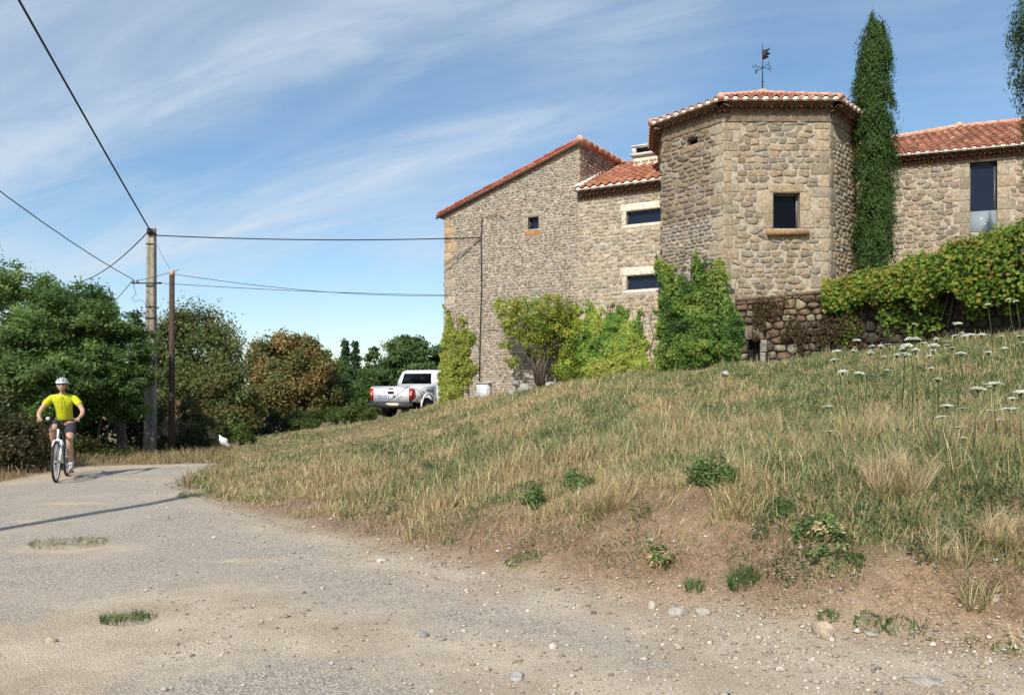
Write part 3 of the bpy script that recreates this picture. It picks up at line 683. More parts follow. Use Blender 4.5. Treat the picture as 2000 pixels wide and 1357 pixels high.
# ------------------------------------------------ polygonal tower
TP = [(5.15, 18.7), (7.73, 18.7), (8.92, 19.92), (8.92, 22.2), (7.73, 23.4), (5.15, 23.4), (4.25, 22.0), (3.97, 20.24)]
def build_tower():
    h = empty('stone_tower', (6.4, 21, 2.0), 'polygonal stone tower with small dark window, overhanging red tiled roof and iron weathervane', 'tower')
    zt = 8.32; mb = MB()
    FW = Wall(TP[0], TP[1]); LW = Wall(TP[7], TP[0]); RW = Wall(TP[1], TP[2])
    a = FW.uv(1510, 447); b = FW.uv(1563, 377); win = (a[0], a[1], b[0], b[1])
    Q = (0.315, 0.255, 0.175)
    l0 = FW.uv(1506, 376); l1 = FW.uv(1566, 362)
    bl = quoins(0, 1, 1.6, zt, Q, 31, .36, .20, .26)+quoins(FW.len, -1, 1.6, zt, Q, 32, .42, .24, .28)
    j = 0.42
    bl += [(win[0]-.08, win[3]+.004, win[2]+.08, win[3]+.19, (0.38, 0.295, 0.17)), (win[0]-.40, win[1]+.36, win[0]-.004, win[3], Q), (win[0]-.24, win[1], win[0]-.004, win[1]+.355, Q),
           (win[2]+.004, win[1]+.44, win[2]+.24, win[3], Q), (win[2]+.004, win[1], win[2]+.36, win[1]+.435, Q)]
    rubble(mb, FW, [(0, 0), (FW.len, 0), (FW.len, zt), (0, zt)], [win], bl, 0.27, 0.145, 0.012, 0.016, STO_T, MORT, 33, zmin=1.5, sizevar=.75, merge=.08)
    lw = (*LW.uv(1341, 287), *LW.uv(1363, 266))
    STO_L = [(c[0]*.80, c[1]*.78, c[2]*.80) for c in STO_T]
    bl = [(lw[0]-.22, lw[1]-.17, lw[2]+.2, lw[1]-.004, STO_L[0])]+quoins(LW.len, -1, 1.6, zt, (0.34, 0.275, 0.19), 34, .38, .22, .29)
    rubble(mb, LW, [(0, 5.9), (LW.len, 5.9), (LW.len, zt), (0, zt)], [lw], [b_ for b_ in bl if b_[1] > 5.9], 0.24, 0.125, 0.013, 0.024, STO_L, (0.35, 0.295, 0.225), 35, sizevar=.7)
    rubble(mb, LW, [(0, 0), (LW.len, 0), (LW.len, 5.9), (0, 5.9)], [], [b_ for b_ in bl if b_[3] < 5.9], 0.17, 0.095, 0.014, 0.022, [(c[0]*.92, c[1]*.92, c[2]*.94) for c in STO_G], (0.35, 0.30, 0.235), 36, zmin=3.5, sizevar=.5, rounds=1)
    rubble(mb, RW, [(0, 0), (RW.len, 0), (RW.len, zt), (0, zt)], [], quoins(0, 1, 4.0, zt, Q, 37, .36, .22, .30), 0.22, 0.11, 0.014, 0.026, STO_T, (0.42, 0.36, 0.275), 38, zmin=3.4, sizevar=.5)
    for i in (2, 3, 4, 5, 6):
        w_ = Wall(TP[i], TP[(i+1) % 8]); rubble(mb, w_, [(0, 0), (w_.len, 0), (w_.len, zt), (0, zt)], [], [], .36, .22, .02, .03, STO_T, MORT, 40+i, zmin=4.5)
    mb.build('wall', M_STONE, h)
    w_o = window(h, FW, win, 0.20, M_GLASS2, 0.04, reveal_col=(0.34, 0.28, 0.20), sill=(*FW.uv(1497, 461), *FW.uv(1577, 452), .14, (0.34, 0.19, 0.09)), frame_mat=mat_plain('grey_frame', (0.13, 0.13, 0.13), 0.5))
    window(h, LW, lw, 0.18, M_GLASS2, 0.02, reveal_col=(0.25, .2, .15))
    # sloping buttress foot on the right side
    bf = MB(); p = RW.w(0.35, 0, 0)
    bf.prism([RW.w(0.62, 4.0, 0), RW.w(RW.len, 4.0, 0), RW.w(RW.len, 4.42, 0), RW.w(0.62, 4.22, 0)], RW.N*.35, (0.52, 0.46, 0.36))
    bf.build('plinth', M_STONE, h)
    # roof
    ap = Vector((6.85, 21.0, 9.62)); ez = 8.53; o = 0.33; P = []
    n = len(TP)
    for i in range(n):
        p0 = Vector((*TP[i-1], 0)); p1 = Vector((*TP[i], 0)); p2 = Vector((*TP[(i+1) % n], 0))
        d1 = (p1-p0).normalized(); d2 = (p2-p1).normalized(); n1 = Vector((d1.y, -d1.x, 0)); n2 = Vector((d2.y, -d2.x, 0)); bis = (n1+n2).normalized()
        P.append(Vector((p1.x, p1.y, ez))+bis*o/max(.5, bis.dot(n1)))
    rf = MB(); hp = MB(); wh = MB(); dk = MB()
    for i in range(n):
        a_, b_ = P[i], P[(i+1) % n]; e = (b_-a_).normalized(); foot = a_+e*(ap-a_).dot(e); up = (ap-foot); Hs = up.length; t0 = (foot-a_).length*(1 if (foot-a_).dot(e) > 0 else -1); Lh = (b_-a_).length
        slabn = (b_-a_).cross(ap-a_).normalized(); slabn = slabn if slabn.z > 0 else -slabn
        rf.add([a_, b_, ap], [(0, 1, 2)], (0.30, 0.11, 0.06)); rf.add([a_-slabn*.05, b_-slabn*.05, ap-slabn*.05], [(0, 1, 2)], (0.16, 0.10, 0.07))
        rf.add([a_, b_, b_-slabn*.05, a_-slabn*.05], [(0, 1, 2, 3)], (0.3, .12, .07))
        def span(t, t0=t0, Lh=Lh, Hs=Hs):
            s_ = Hs*(t/t0 if t < t0 else (Lh-t)/(Lh-t0)); return (0, max(0, s_-.04))
        tile_cols(rf, a_, b_, up, span, seed=60+i)
        if i in (7, 0, 1, 2, 6):
            eave_ends(wh, dk, a_, b_, up, seed=70+i, rows=2)
        nn = Vector((e.y, -e.x, 0))
        w0 = Vector((*TP[i], 0)); w1 = Vector((*TP[(i+1) % n], 0))
        dk.add([w0+nn*.04+Vector((0, 0, 8.10)), w1+nn*.04+Vector((0, 0, 8.10)), w1+nn*.06+Vector((0, 0, 8.42)), w0+nn*.06+Vector((0, 0, 8.42))], [(0, 1, 2, 3)], (0.20, 0.15, 0.10))
        dk.add([w0+nn*.06+Vector((0, 0, 8.42)), w1+nn*.06+Vector((0, 0, 8.42)), w1+nn*.29+Vector((0, 0, 8.475)), w0+nn*.29+Vector((0, 0, 8.475))], [(0, 1, 2, 3)], (0.20, 0.13, 0.09))
        L_ = (ap-a_).length; m = int(L_/.38); dd = (ap-a_)/m; rnd = random.Random(i)
        for k in range(m):
            c0 = a_+dd*k+Vector((0, 0, .05)); hp.tube([c0-dd*.02, c0+dd*1.08+Vector((0, 0, -.012))], [.098, .082], 10, jcol((0.58, 0.29, 0.20), rnd, .18, .06))
    roof = rf.build('roof', M_TILE, h, True); hp.build('hip_tiles', M_TILE, roof, True); wh.build('tile_end_mortar', M_LIME, roof); dk.build('cornice', M_TILE, h)
    fn = MB(); fn.blob((ap.x, ap.y, ap.z+.07), (.16, .16, .10), 12, 8, (0.62, 0.40, 0.30)); fn.build('finial', M_TILE, roof, True)
    # weathervane
    v = MB(); zt_ = CAM_Z+(HOR-88)/F*21.0; v.tube([(ap.x, ap.y, ap.z+.1), (ap.x, ap.y, zt_)], [.016, .010], 6); v.blob((ap.x, ap.y, zt_-1.0), (.03, .03, .03), 8, 6)
    vo = v.build('weathervane', M_IRON, h)
    ar = MB(); za = CAM_Z+(HOR-133)/F*21.0
    for k, an in enumerate((20, 110, 200, 290)):
        d = Vector((math.cos(R(an)), math.sin(R(an)), 0)); c = Vector((ap.x, ap.y, za)); ar.tube([c, c+d*.24], .009, 5)
        q = Vector((-d.y, d.x, 0)); e_ = c+d*.24
        if k == 0: ar.tube([e_-q*.0+Vector((0, 0, .06)), e_+Vector((0, 0, -.06)), ], .009, 5); ar.tube([e_+Vector((0, 0, .06)), e_+d*.05+Vector((0, 0, .06))], .009, 5); ar.tube([e_, e_+d*.04], .009, 5); ar.tube([e_+Vector((0, 0, -.06)), e_+d*.05+Vector((0, 0, -.06))], .009, 5)
        elif k == 1: ar.tube([e_+Vector((0, 0, -.06)), e_+Vector((0, 0, .06)), e_+d*.06+Vector((0, 0, -.06)), e_+d*.06+Vector((0, 0, .06))], .008, 5)
        elif k == 2: ar.tube([e_+q*.02+Vector((0, 0, .06)), e_+Vector((0, 0, .0)), e_+q*-.0+d*.05+Vector((0, 0, -.06)), e_+d*.09+Vector((0, 0, .03))], .009, 5)
        else: ar.tube([e_+d*.04+Vector((0, 0, .06)), e_+Vector((0, 0, .05)), e_+d*.04, e_+d*.05+Vector((0, 0, -.05)), e_+Vector((0, 0, -.06))], .008, 5)
    ar.build('direction_arms', M_IRON, vo)
    fg = MB(); z0 = CAM_Z+(HOR-118)/F*21.0; d = Vector((.94, -.34, 0)); c = Vector((ap.x, ap.y, z0))
    pts = [c, c+d*.17+Vector((0, 0, .05)), c+d*.12+Vector((0, 0, .11)), c+d*.22+Vector((0, 0, .14)), c+d*.12+Vector((0, 0, .20)), c+d*.21+Vector((0, 0, .30)), c+Vector((0, 0, .26))]
    fg.prism(pts, Vector((.34, .94, 0))*.012); fg.build('flag', M_IRON, vo)
    return FW, LW, RW
FW, LW, RW = build_tower()

# ------------------------------------------------ wing at the right
def build_wing():
    A = Vector((11.38, 23.0, 0)); B = Vector((14.6, 21.9, 0)); U = (B-A).normalized(); P0 = A-U*2.6; P1 = B+U*3.6
    h = empty('stone_wing', (A.x, A.y, 4), 'stone wing with tall narrow blue glass window and red tiled roof behind the cypress', 'building')
    W = Wall(P0, P1); ze = 8.28
    a = W.uv(1894, 455); b = W.uv(1948, 314); win = (a[0], a[1], b[0], b[1])
    Q = (0.34, 0.275, 0.19); bl = []; z = win[1]-.05; i = 0
    while z < win[3]-.02:
        hh = min(.33, win[3]-z); bl += [(win[0]-(.42 if i % 2 else .26), z, win[0]-.004, z+hh, Q), (win[2]+.004, z, win[2]+(.30 if i % 2 else .46), z+hh, Q)]; z += hh; i += 1
    mb = MB(); rubble(mb, W, [(0, 2.5), (W.len, 2.5), (W.len, ze+.30), (0, ze+.30)], [win], bl, 0.25, 0.135, 0.014, 0.014, [(c[0]*1.03, c[1]*1.03, c[2]*1.05) for c in STO_T], (0.43, 0.365, 0.275), 51, zmin=3.6, sizevar=.75)
    bk = Vector((-U.y, U.x, 0))*5
    for q in (Wall(P1, P1+bk), Wall(P0+bk, P0)): backing(mb, q, [(0, 2.5), (5, 2.5), (5, ze), (0, ze)], [], (0.42, 0.36, 0.27))
    mb.build('wall', M_STONE, h)
    wo = window(h, W, win, 0.16, M_GLASS, 0.065, reveal_col=(0.10, 0.09, 0.08))
    gz = win[1]+(win[3]-win[1])*.30; g = MB(); g.col = (0.35, 0.42, 0.48)
    g.prism([W.w(win[0]+.01, win[1]+.02, -.03), W.w(win[2]-.01, win[1]+.02, -.03), W.w(win[2]-.01, gz, -.03), W.w(win[0]+.01, gz, -.03)], W.N*.012)
    m, nt, bs = new_mat('guard_glass'); bs.inputs['Base Color'].default_value = (.75, .85, .9, 1); bs.inputs['Alpha'].default_value = .28; bs.inputs['Roughness'].default_value = .08
    g.build('glass_guard', m, wo)
    up = Vector((-U.y, U.x, .50)).normalized(); ea = W.w(0, ze+.20, .34); eb = W.w(W.len, ze+.20, .34)
    u_r = W.uv(1915, 300)[0]; Lr = 3.45
    def top(t): return Lr if t >= u_r else max(1.4, Lr-(u_r-t)*.62)
    rf = MB(); slab(rf, [ea, eb, eb+up*Lr, ea+U*u_r+up*Lr, ea+up*1.4], .05, (0.30, 0.12, 0.07))
    tile_cols(rf, ea, eb, up, lambda t: (0, top(t)), seed=81); roof = rf.build('roof', M_TILE, h, True)
    wh = MB(); dk = MB(); eave_ends(wh, dk, ea, eb, up, seed=82); wh.build('tile_end_mortar', M_LIME, roof)
    dk.prism([W.w(0, ze-.03, .002), W.w(0, ze-.03, .03), W.w(0, ze+.15, .06), W.w(0, ze+.15, .002)], U*W.len, (0.20, 0.12, 0.08)); dk.build('cornice', M_TILE, h)
    rd = MB(); rnd = random.Random(3)
    def run(p, q):
        m_ = max(1, int((q-p).length/.36))
        for k in range(m_):
            s_ = p+(q-p)*k/m_; e_ = p+(q-p)*(k+1.08)/m_; rd.tube([s_, e_], [.10, .085], 10, jcol((0.62, 0.33, 0.23), rnd, .15, .05))
    r0 = ea+U*u_r+up*Lr+Vector((0, 0, .05)); run(r0, eb+up*Lr+Vector((0, 0, .05))); run(ea+up*1.4+Vector((0, 0, .05)), r0); rd.blob(r0+Vector((0, 0, .05)), (.13, .13, .1), 10, 6, (0.62, 0.40, 0.30))
    rd.build('ridge_tiles', M_TILE, roof, True)
build_wing()

# ------------------------------------------------ terrace retaining wall
TW = [Vector((5.35, 18.42, 0)), Vector((7.28, 17.6, 0)), Vector((8.95, 16.6, 0)), Vector((10.1, 15.0, 0)), Vector((11.8, 13.2, 0))]
TWZ = [3.68, 3.80, 4.10, 4.42, 4.7]
def build_terrace():
    h = empty('terrace_wall', (5.4, 18.4, 2.1), 'old mossy dry stone retaining wall with small dark doorway below the tower', 'wall')
    mb = MB(); cap = MB()
    for i in range(4):
        w = Wall(TW[i], TW[i+1]); holes = []; blocks = []
        if i == 0:
            a = w.uv(1461, 722); b = w.uv(1484, 664); holes = [(a[0], 1.2, b[0], b[1])]
            blocks = [(a[0]-.08, b[1]+.003, b[0]+.10, b[1]+.34, (0.20, 0.16, 0.12)), (b[0]+.003, 1.9, b[0]+.14, b[1]-.3, (0.26, 0.23, 0.19)), (b[0]+.003, b[1]-.295, b[0]+.17, b[1], (0.24, 0.21, 0.17))]
        pal = [(0.17, 0.125, 0.08), (0.12, 0.08, 0.055), (0.20, 0.165, 0.105), (0.14, 0.09, 0.06), (0.22, 0.195, 0.125), (0.10, 0.07, 0.045)] if i < 1 else [(0.045, 0.038, 0.028), (0.06, 0.05, 0.035), (0.035, 0.032, 0.022)]  # dark mossy stone under the vine, with the vine's shade put into the colour
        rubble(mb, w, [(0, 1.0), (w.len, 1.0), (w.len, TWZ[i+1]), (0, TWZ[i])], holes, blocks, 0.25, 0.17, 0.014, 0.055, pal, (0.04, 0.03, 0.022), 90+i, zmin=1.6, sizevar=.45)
        cap.prism([w.w(0, TWZ[i], 0.02), w.w(w.len, TWZ[i+1], 0.02), w.w(w.len, TWZ[i+1], -.45), w.w(0, TWZ[i], -.45)], (0, 0, .07), (0.14, 0.09, 0.055))
        if holes:
            (u0, z0, u1, z1) = holes[0]; d = MB(); d.col = (0.03, 0.025, 0.02)
            for p, q in (((u0, z0), (u0, z1)), ((u0, z1), (u1, z1)), ((u1, z1), (u1, z0))): d.add([w.w(*p, 0), w.w(*q, 0), w.w(*q, -.24), w.w(*p, -.24)], [(0, 1, 2, 3)], (0.10, 0.085, 0.07))
            d.add([w.w(u0, z0, -.24), w.w(u1, z0, -.24), w.w(u1, z1, -.24), w.w(u0, z1, -.24)], [(0, 1, 2, 3)], (0.015, 0.013, 0.012)); d.build('doorway', M_MOSSY, h)
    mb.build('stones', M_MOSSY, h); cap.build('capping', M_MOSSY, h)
    tb = MB(); tb.col = (0, 1, 0)
    pts = [Vector((p.x, p.y, z-.12))+Vector((.1, .35, 0)) for p, z in zip(TW, TWZ)]; far = [Vector((5.4, 24, 3.9)), Vector((9, 26, 4)), Vector((14, 26, 4.2)), Vector((20, 24, 4.4)), Vector((24, 18, 4.6))]
    for i in range(4): tb.add([pts[i], pts[i+1], far[i+1], far[i]], [(0, 1, 2, 3)])
    tag(tb.build('terrace_ground', bpy.data.materials['earth_and_asphalt']), kind='structure')
build_terrace()

# ------------------------------------------------------------------ foliage
def rand_dirs(rs, n):
    v = rs.normal(size=(n, 3)); return v/np.linalg.norm(v, axis=1, keepdims=True)
def leaves_mesh(name, P, Nn, size, cols, parent=None, aspect=0.6, mat=None, rs=None, droop=0.0):
    """one folded four-sided leaf per point"""
    rs = rs or np.random.RandomState(1); n = len(P)
    Nn = Nn/np.linalg.norm(Nn, axis=1, keepdims=True)
    t = rand_dirs(rs, n); t[:, 2] -= droop; t = t-Nn*np.sum(t*Nn, 1, keepdims=True); t /= np.linalg.norm(t, axis=1, keepdims=True)+1e-9
    b = np.cross(Nn, t); s = size[:, None]; w = s*aspect*.5
    A = P-t*s*.5; C = P+t*s*.5; B = P+b*w-Nn*s*.10-t*s*.05; D = P-b*w-Nn*s*.10-t*s*.05
    V = np.stack([A, B, C, D], 1).reshape(-1, 3); Fc = np.arange(4*n).reshape(n, 4)
    return from_data(name, V, Fc, mat or M_LEAF, parent, np.repeat(cols, 4, 0), False)
def pal_pick(rs, pal, n):
    p = np.array(pal); return p[rs.randint(0, len(p), n)]
def crown(rs, blobs, n, leaf, pal, sub=14, sub_r=0.34, shell=(0.55, 1.05), out=0.7, upb=0.35, jit=0.22, flat=1.0, spray=0.0):
    """blobs: (x,y,z,rx,ry,rz); leaves gather in sub-clumps round each blob"""
    B = np.array(blobs, float); wgt = (B[:, 3]*B[:, 5])**1.0; wgt /= wgt.sum()
    Cs, Ds, Rr = [], [], []
    for b in B:
        m = max(3, int(sub)); d = rand_dirs(rs, m); k = rs.uniform(*shell, (m, 1))
        Cs.append(b[:3]+d*k*b[3:6]); Ds.append(d); Rr.append(np.full(m, sub_r*b[3:6].mean()))
    Cs = np.concatenate(Cs); Ds = np.concatenate(Ds); Rr = np.concatenate(Rr); bi = np.repeat(np.arange(len(B)), max(3, int(sub)))
    wj = wgt[bi]; wj /= wj.sum(); j = rs.choice(len(Cs), n, p=wj)
    ccol = pal_pick(rs, pal, len(Cs))*rs.uniform(1-jit, 1+jit, (len(Cs), 1))
    g = rs.normal(size=(n, 3)); g[:, 2] *= flat
    r_ = Rr[j][:, None]*0.55
    P = Cs[j]+g*r_
    if spray: P = P+Ds[j]*np.abs(rs.normal(size=(n, 1)))*spray*Rr[j][:, None]
    od = P-B[bi[j], :3]; od /= np.linalg.norm(od, axis=1, keepdims=True)+1e-9
    Nn = od*out+rand_dirs(rs, n)*0.75; Nn[:, 2] += upb
    c = ccol[j]*rs.uniform(.75, 1.28, (n, 1)); mixp = rs.rand(n) < .25; c[mixp] = pal_pick(rs, pal, mixp.sum())
    return P, Nn, rs.uniform(.7, 1.3, n)*leaf, c
def trunk_mesh(parent, base, blobs, r0, col, seed=1, limbs=6, name='trunk'):
    rnd = random.Random(seed); mb = MB(); base = Vector(base); top = Vector(blobs[0][:3]); mb.col = col
    mid = base.lerp(top, .45)+Vector((rnd.uniform(-.1, .1), rnd.uniform(-.1, .1), 0))
    mb.tube([base-Vector((0, 0, .3)), base+Vector((0, 0, .12)), mid, top], [r0*1.5, r0*1.1, r0*.8, r0*.35], 9, jit=.15)
    for b in rnd.sample(list(blobs), min(limbs, len(blobs))):
        s_ = base.lerp(top, rnd.uniform(.25, .7)); e = Vector(b[:3]); m = s_.lerp(e, .5)+Vector((0, 0, -.05*(e-s_).length)); mb.tube([s_, m, e], [r0*.45, r0*.3, r0*.1], 6, jit=.2)
    return mb.build(name, M_BARK, parent, True)
def tree(name, label, cat, base, blobs, n, leaf, pal, r0=0.15, bark=(0.12, 0.095, 0.07), seed=1, group=None, limbs=6, trunk=True, aspect=.6, **kw):
    rs = np.random.RandomState(seed); o = empty(name, base, label, cat, group)
    if trunk: trunk_mesh(o, base, blobs, r0, bark, seed, limbs)
    P, Nn, s, c = crown(rs, blobs, n, leaf, pal, **kw); leaves_mesh('crown', P, Nn, s, c, o, aspect, rs=rs)
    return o
def pb(px, py, d, rpx, rpz=None, ry=None):        # a clump of crown: where it is seen, its distance, its half width and half height in photo pixels
    p = at(px, py, d); rx = rpx/F*d; rz = (rpz or rpx)/F*d; return (p.x, p.y, p.z, rx, ry or (rx+rz)/2, rz)

G_CON = [(0.10, 0.175, 0.05), (0.145, 0.235, 0.06), (0.06, 0.11, 0.035), (0.20, 0.30, 0.085), (0.12, 0.19, 0.06)]
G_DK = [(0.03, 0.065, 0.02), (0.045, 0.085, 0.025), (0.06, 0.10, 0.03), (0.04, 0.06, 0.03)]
G_OL = [(0.08, 0.11, 0.028), (0.085, 0.105, 0.025), (0.11, 0.10, 0.03), (0.05, 0.075, 0.025), (0.12, 0.115, 0.035)]
G_BR = [(0.36, 0.26, 0.10), (0.29, 0.24, 0.09), (0.16, 0.18, 0.055), (0.36, 0.24, 0.09), (0.14, 0.165, 0.055), (0.24, 0.20, 0.07), (0.19, 0.20, 0.07)]
G_OAK = [(0.09, 0.15, 0.05), (0.11, 0.18, 0.055), (0.14, 0.22, 0.07), (0.07, 0.115, 0.04)]
G_YG = [(0.32, 0.38, 0.06), (0.40, 0.44, 0.08), (0.25, 0.33, 0.06), (0.46, 0.45, 0.09), (0.20, 0.29, 0.05)]
G_IVY = [(0.065, 0.13, 0.03), (0.10, 0.19, 0.038), (0.14, 0.24, 0.045), (0.20, 0.31, 0.06), (0.085, 0.16, 0.035), (0.26, 0.34, 0.07)]

def build_trees():
    # feathery hedge trees along the road at the left
    z = lambda x, y: hgt(x, y)
    g = 'feathery green trees along the left of the road'
    T = [('tallest feathery tree at the left edge with dead brown top twigs', (-13.8, 20.0), [pb(-60, 640, 19.5, 110, 120), pb(-10, 540, 20, 45, 60), pb(-30, 760, 18.5, 110, 90), pb(-120, 560, 20, 80, 90), pb(40, 600, 19.5, 60, 70), pb(60, 700, 18.5, 75, 70)], 34000),
         ('broad bright green feathery tree right behind the cyclist', (-11.6, 19.5), [pb(60, 590, 19, 55, 50), pb(100, 650, 18.6, 75, 70), pb(120, 730, 18, 80, 55), pb(150, 600, 19.3, 45, 42), pb(30, 780, 17.6, 80, 60), pb(60, 850, 17.2, 70, 45), pb(175, 660, 18.6, 55, 55)], 36000),
         ('feathery green tree overhanging the concrete pole', (-10.3, 20.5), [pb(205, 640, 19.5, 50, 45), pb(235, 690, 18.8, 50, 50), pb(185, 720, 18.4, 60, 42), pb(250, 745, 18.6, 38, 35), pb(195, 600, 20, 35, 28), pb(262, 670, 20, 26, 40), pb(150, 780, 18.8, 60, 30), pb(240, 790, 19.2, 45, 24)], 30000)]
    for i, (lb, (x, y), bl, n) in enumerate(T):
        tree('hedge_tree', lb, 'tree', (x, y, z(x, y)), bl, n, .115, G_CON, .13, (0.13, 0.115, 0.10), 100+i, g, 7, aspect=.38, sub=26, sub_r=.30, spray=.7, flat=.55, upb=.5)
    x, y = -13.2, 22.5
    bl = [pb(120, 830, 22.5, 130, 60), pb(220, 860, 22.8, 90, 45), pb(40, 850, 22, 110, 60), pb(190, 780, 22.8, 90, 60), pb(270, 820, 23.2, 40, 60), pb(150, 740, 23, 100, 70)]
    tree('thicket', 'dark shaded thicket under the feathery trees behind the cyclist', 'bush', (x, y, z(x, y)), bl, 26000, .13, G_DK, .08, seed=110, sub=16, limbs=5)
    # bare stems standing in the shade
    st = MB(); st.col = (0.16, 0.14, 0.12)
    for px, d, lean in ((188, 19.5, .15), (246, 19.8, -.1), (205, 21, .2), (228, 20.6, .1)):
        p = at(px, 870, d); gz = z(p.x, p.y); st.tube([(p.x, p.y, gz-.1), (p.x+lean*.3, p.y, gz+.7), (p.x+lean, p.y+.1, gz+1.5)], [.035, .03, .02], 6, jit=.2)
    tag(st.build('tree_stems', M_BARK, None, True), 'thin bare grey stems standing in the shade under the hedge trees', 'tree stems')
    # roadside brambles
    x, y = -10.2, 15.2
    bl = [pb(0, 850, 15, 70, 45), pb(55, 870, 15.3, 45, 40), pb(20, 900, 14.8, 60, 30), pb(-60, 870, 14.5, 80, 60), pb(85, 890, 15.8, 25, 28)]
    tree('bramble_bush', 'brownish bramble bush at the left roadside in front of the cyclist hedge', 'bush', (x, y, z(x, y)), bl, 15000, .07, [(0.11, 0.095, 0.045), (0.07, 0.075, 0.03), (0.15, 0.12, 0.06), (0.05, 0.06, 0.025)], .05, seed=120, sub=22, spray=.6)
    x, y = at(175, 880, 17.6).x, 17.6
    bl = [pb(165, 880, 17.4, 22, 20), pb(185, 890, 17.6, 30, 16), pb(225, 893, 18, 40, 14), pb(265, 893, 18.5, 30, 12)]
    tree('verge_plants', 'low green weeds on the verge right of the cyclist', 'plant', (x, y, z(x, y)), bl, 5200, .05, G_OL+[(0.16, 0.14, 0.07)], .03, seed=121, sub=14, spray=.8, trunk=False)
    # trees beyond the poles
    x, y = at(390, 850, 29).x, 29.0
    bl = [pb(385, 690, 29, 70, 75), pb(345, 660, 29, 40, 45), pb(430, 720, 28.6, 50, 55), pb(330, 730, 28.6, 45, 60), pb(455, 770, 28.2, 45, 55), pb(400, 790, 27.6, 70, 50), pb(440, 830, 27.2, 55, 35), pb(370, 640, 29.5, 38, 28), pb(480, 800, 28, 30, 45), pb(310, 690, 29, 25, 60), pb(390, 840, 27, 40, 30)]
    tree('olive_green_tree', 'large olive green tree standing behind the two poles', 'tree', (x, y, z(x, y)), bl, 42000, .12, [(0.14, 0.185, 0.06), (0.18, 0.215, 0.07), (0.09, 0.13, 0.045), (0.22, 0.215, 0.075), (0.12, 0.17, 0.055), (0.22, 0.18, 0.07)], .2, seed=130, sub=26, spray=.4)
    x, y = at(560, 820, 37).x, 37.0
    bl = [pb(560, 700, 37, 58, 48), pb(600, 740, 36.5, 48, 50), pb(520, 740, 36.5, 42, 50), pb(565, 770, 36, 60, 45), pb(625, 770, 36.5, 35, 42), pb(505, 700, 37.5, 24, 26), pb(635, 710, 37.5, 18, 24), pb(590, 680, 37.5, 38, 24), pb(520, 800, 36, 38, 34)]
    tree('autumn_tree', 'round crowned tree with orange brown leaves left of the pickup', 'tree', (x, y, z(x, y)), bl, 62000, .16, G_BR, .22, seed=140, sub=22)
    x, y = at(790, 780, 46).x, 46.0
    bl = [pb(790, 700, 46, 55, 40), pb(740, 720, 46, 38, 34), pb(835, 705, 46, 40, 36), pb(770, 740, 45, 60, 40), pb(720, 745, 45, 30, 35), pb(830, 745, 45, 50, 40), pb(800, 680, 46.5, 38, 24), pb(870, 720, 46, 40, 40), pb(730, 690, 46.5, 12, 14)]
    tree('oak_tree', 'dark green oak with layered crown behind the white pickup', 'tree', (x, y, z(x, y)), bl, 34000, .19, G_OAK, .3, seed=150, sub=20, flat=.5)
    for i, (px, top, lb) in enumerate(((674, 662, 'left and taller of two slim young poplars on the skyline'), (694, 668, 'right and shorter of two slim young poplars on the skyline'))):
        d = 52.0; x, y = at(px, 780, d).x, d
        bl = [pb(px, top+12, d, 5, 12), pb(px+1, top+32, d, 7, 14), pb(px-1, top+55, d, 9, 18), pb(px, top+80, d, 11, 20)]
        tree('poplar_tree', lb, 'tree', (x, y, z(x, y)), bl, 3600, .19, [(0.06, 0.10, 0.045), (0.08, 0.13, 0.05), (0.045, 0.08, 0.04)], .12, seed=160+i, group='young poplars on the skyline', sub=12, sub_r=.5)
    x, y = at(690, 780, 42).x, 42.0
    bl = [pb(665, 735, 42, 24, 30), pb(695, 750, 41, 38, 34), pb(650, 790, 38, 30, 24), pb(690, 790, 38, 45, 26), pb(740, 785, 37, 40, 24), pb(670, 720, 43, 14, 20)]
    tree('green_shrubbery', 'mass of mid green shrubs between the orange tree and the pickup', 'bush', (x, y, z(x, y)), bl, 20000, .14, G_OAK+[(0.075, 0.15, 0.03), (0.09, 0.17, 0.035)], .1, seed=170, sub=16)
    x, y = at(690, 815, 33).x, 33.0
    bl = [pb(640, 812, 33, 40, 12), pb(700, 808, 32, 38, 13), pb(595, 830, 31, 32, 10), pb(735, 800, 31, 20, 12)]
    tree('low_bushes', 'low strip of bright green brambles along the far field edge', 'bush', (x, y, z(x, y)), bl, 11000, .08, [(0.10, 0.16, 0.04), (0.13, 0.19, 0.045), (0.08, 0.12, 0.035), (0.16, 0.17, 0.05)], .05, seed=171, sub=18, trunk=False)
    x, y = at(465, 865, 21).x, 21.0
    bl = [pb(468, 852, 22, 26, 20), pb(450, 865, 21.6, 18, 14), pb(485, 862, 22, 18, 13), pb(455, 842, 22.2, 10, 10)]
    tree('small_bush', 'small bright green bush beside the white sign', 'bush', (x, y, z(x, y)), bl, 5200, .075, [(0.12, 0.19, 0.035), (0.17, 0.24, 0.045), (0.09, 0.14, 0.03)], .04, seed=172, sub=18)
    # shaded understorey below olive tree and orange tree
    x, y = at(520, 830, 33).x, 33.0
    bl = [pb(500, 850, 32, 45, 22), pb(560, 825, 34, 60, 20), pb(430, 870, 26, 45, 22), pb(470, 830, 30, 50, 25), pb(395, 885, 23.5, 30, 14)]
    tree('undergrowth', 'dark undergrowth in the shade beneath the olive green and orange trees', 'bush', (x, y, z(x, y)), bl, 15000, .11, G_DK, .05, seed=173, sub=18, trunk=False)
build_trees()

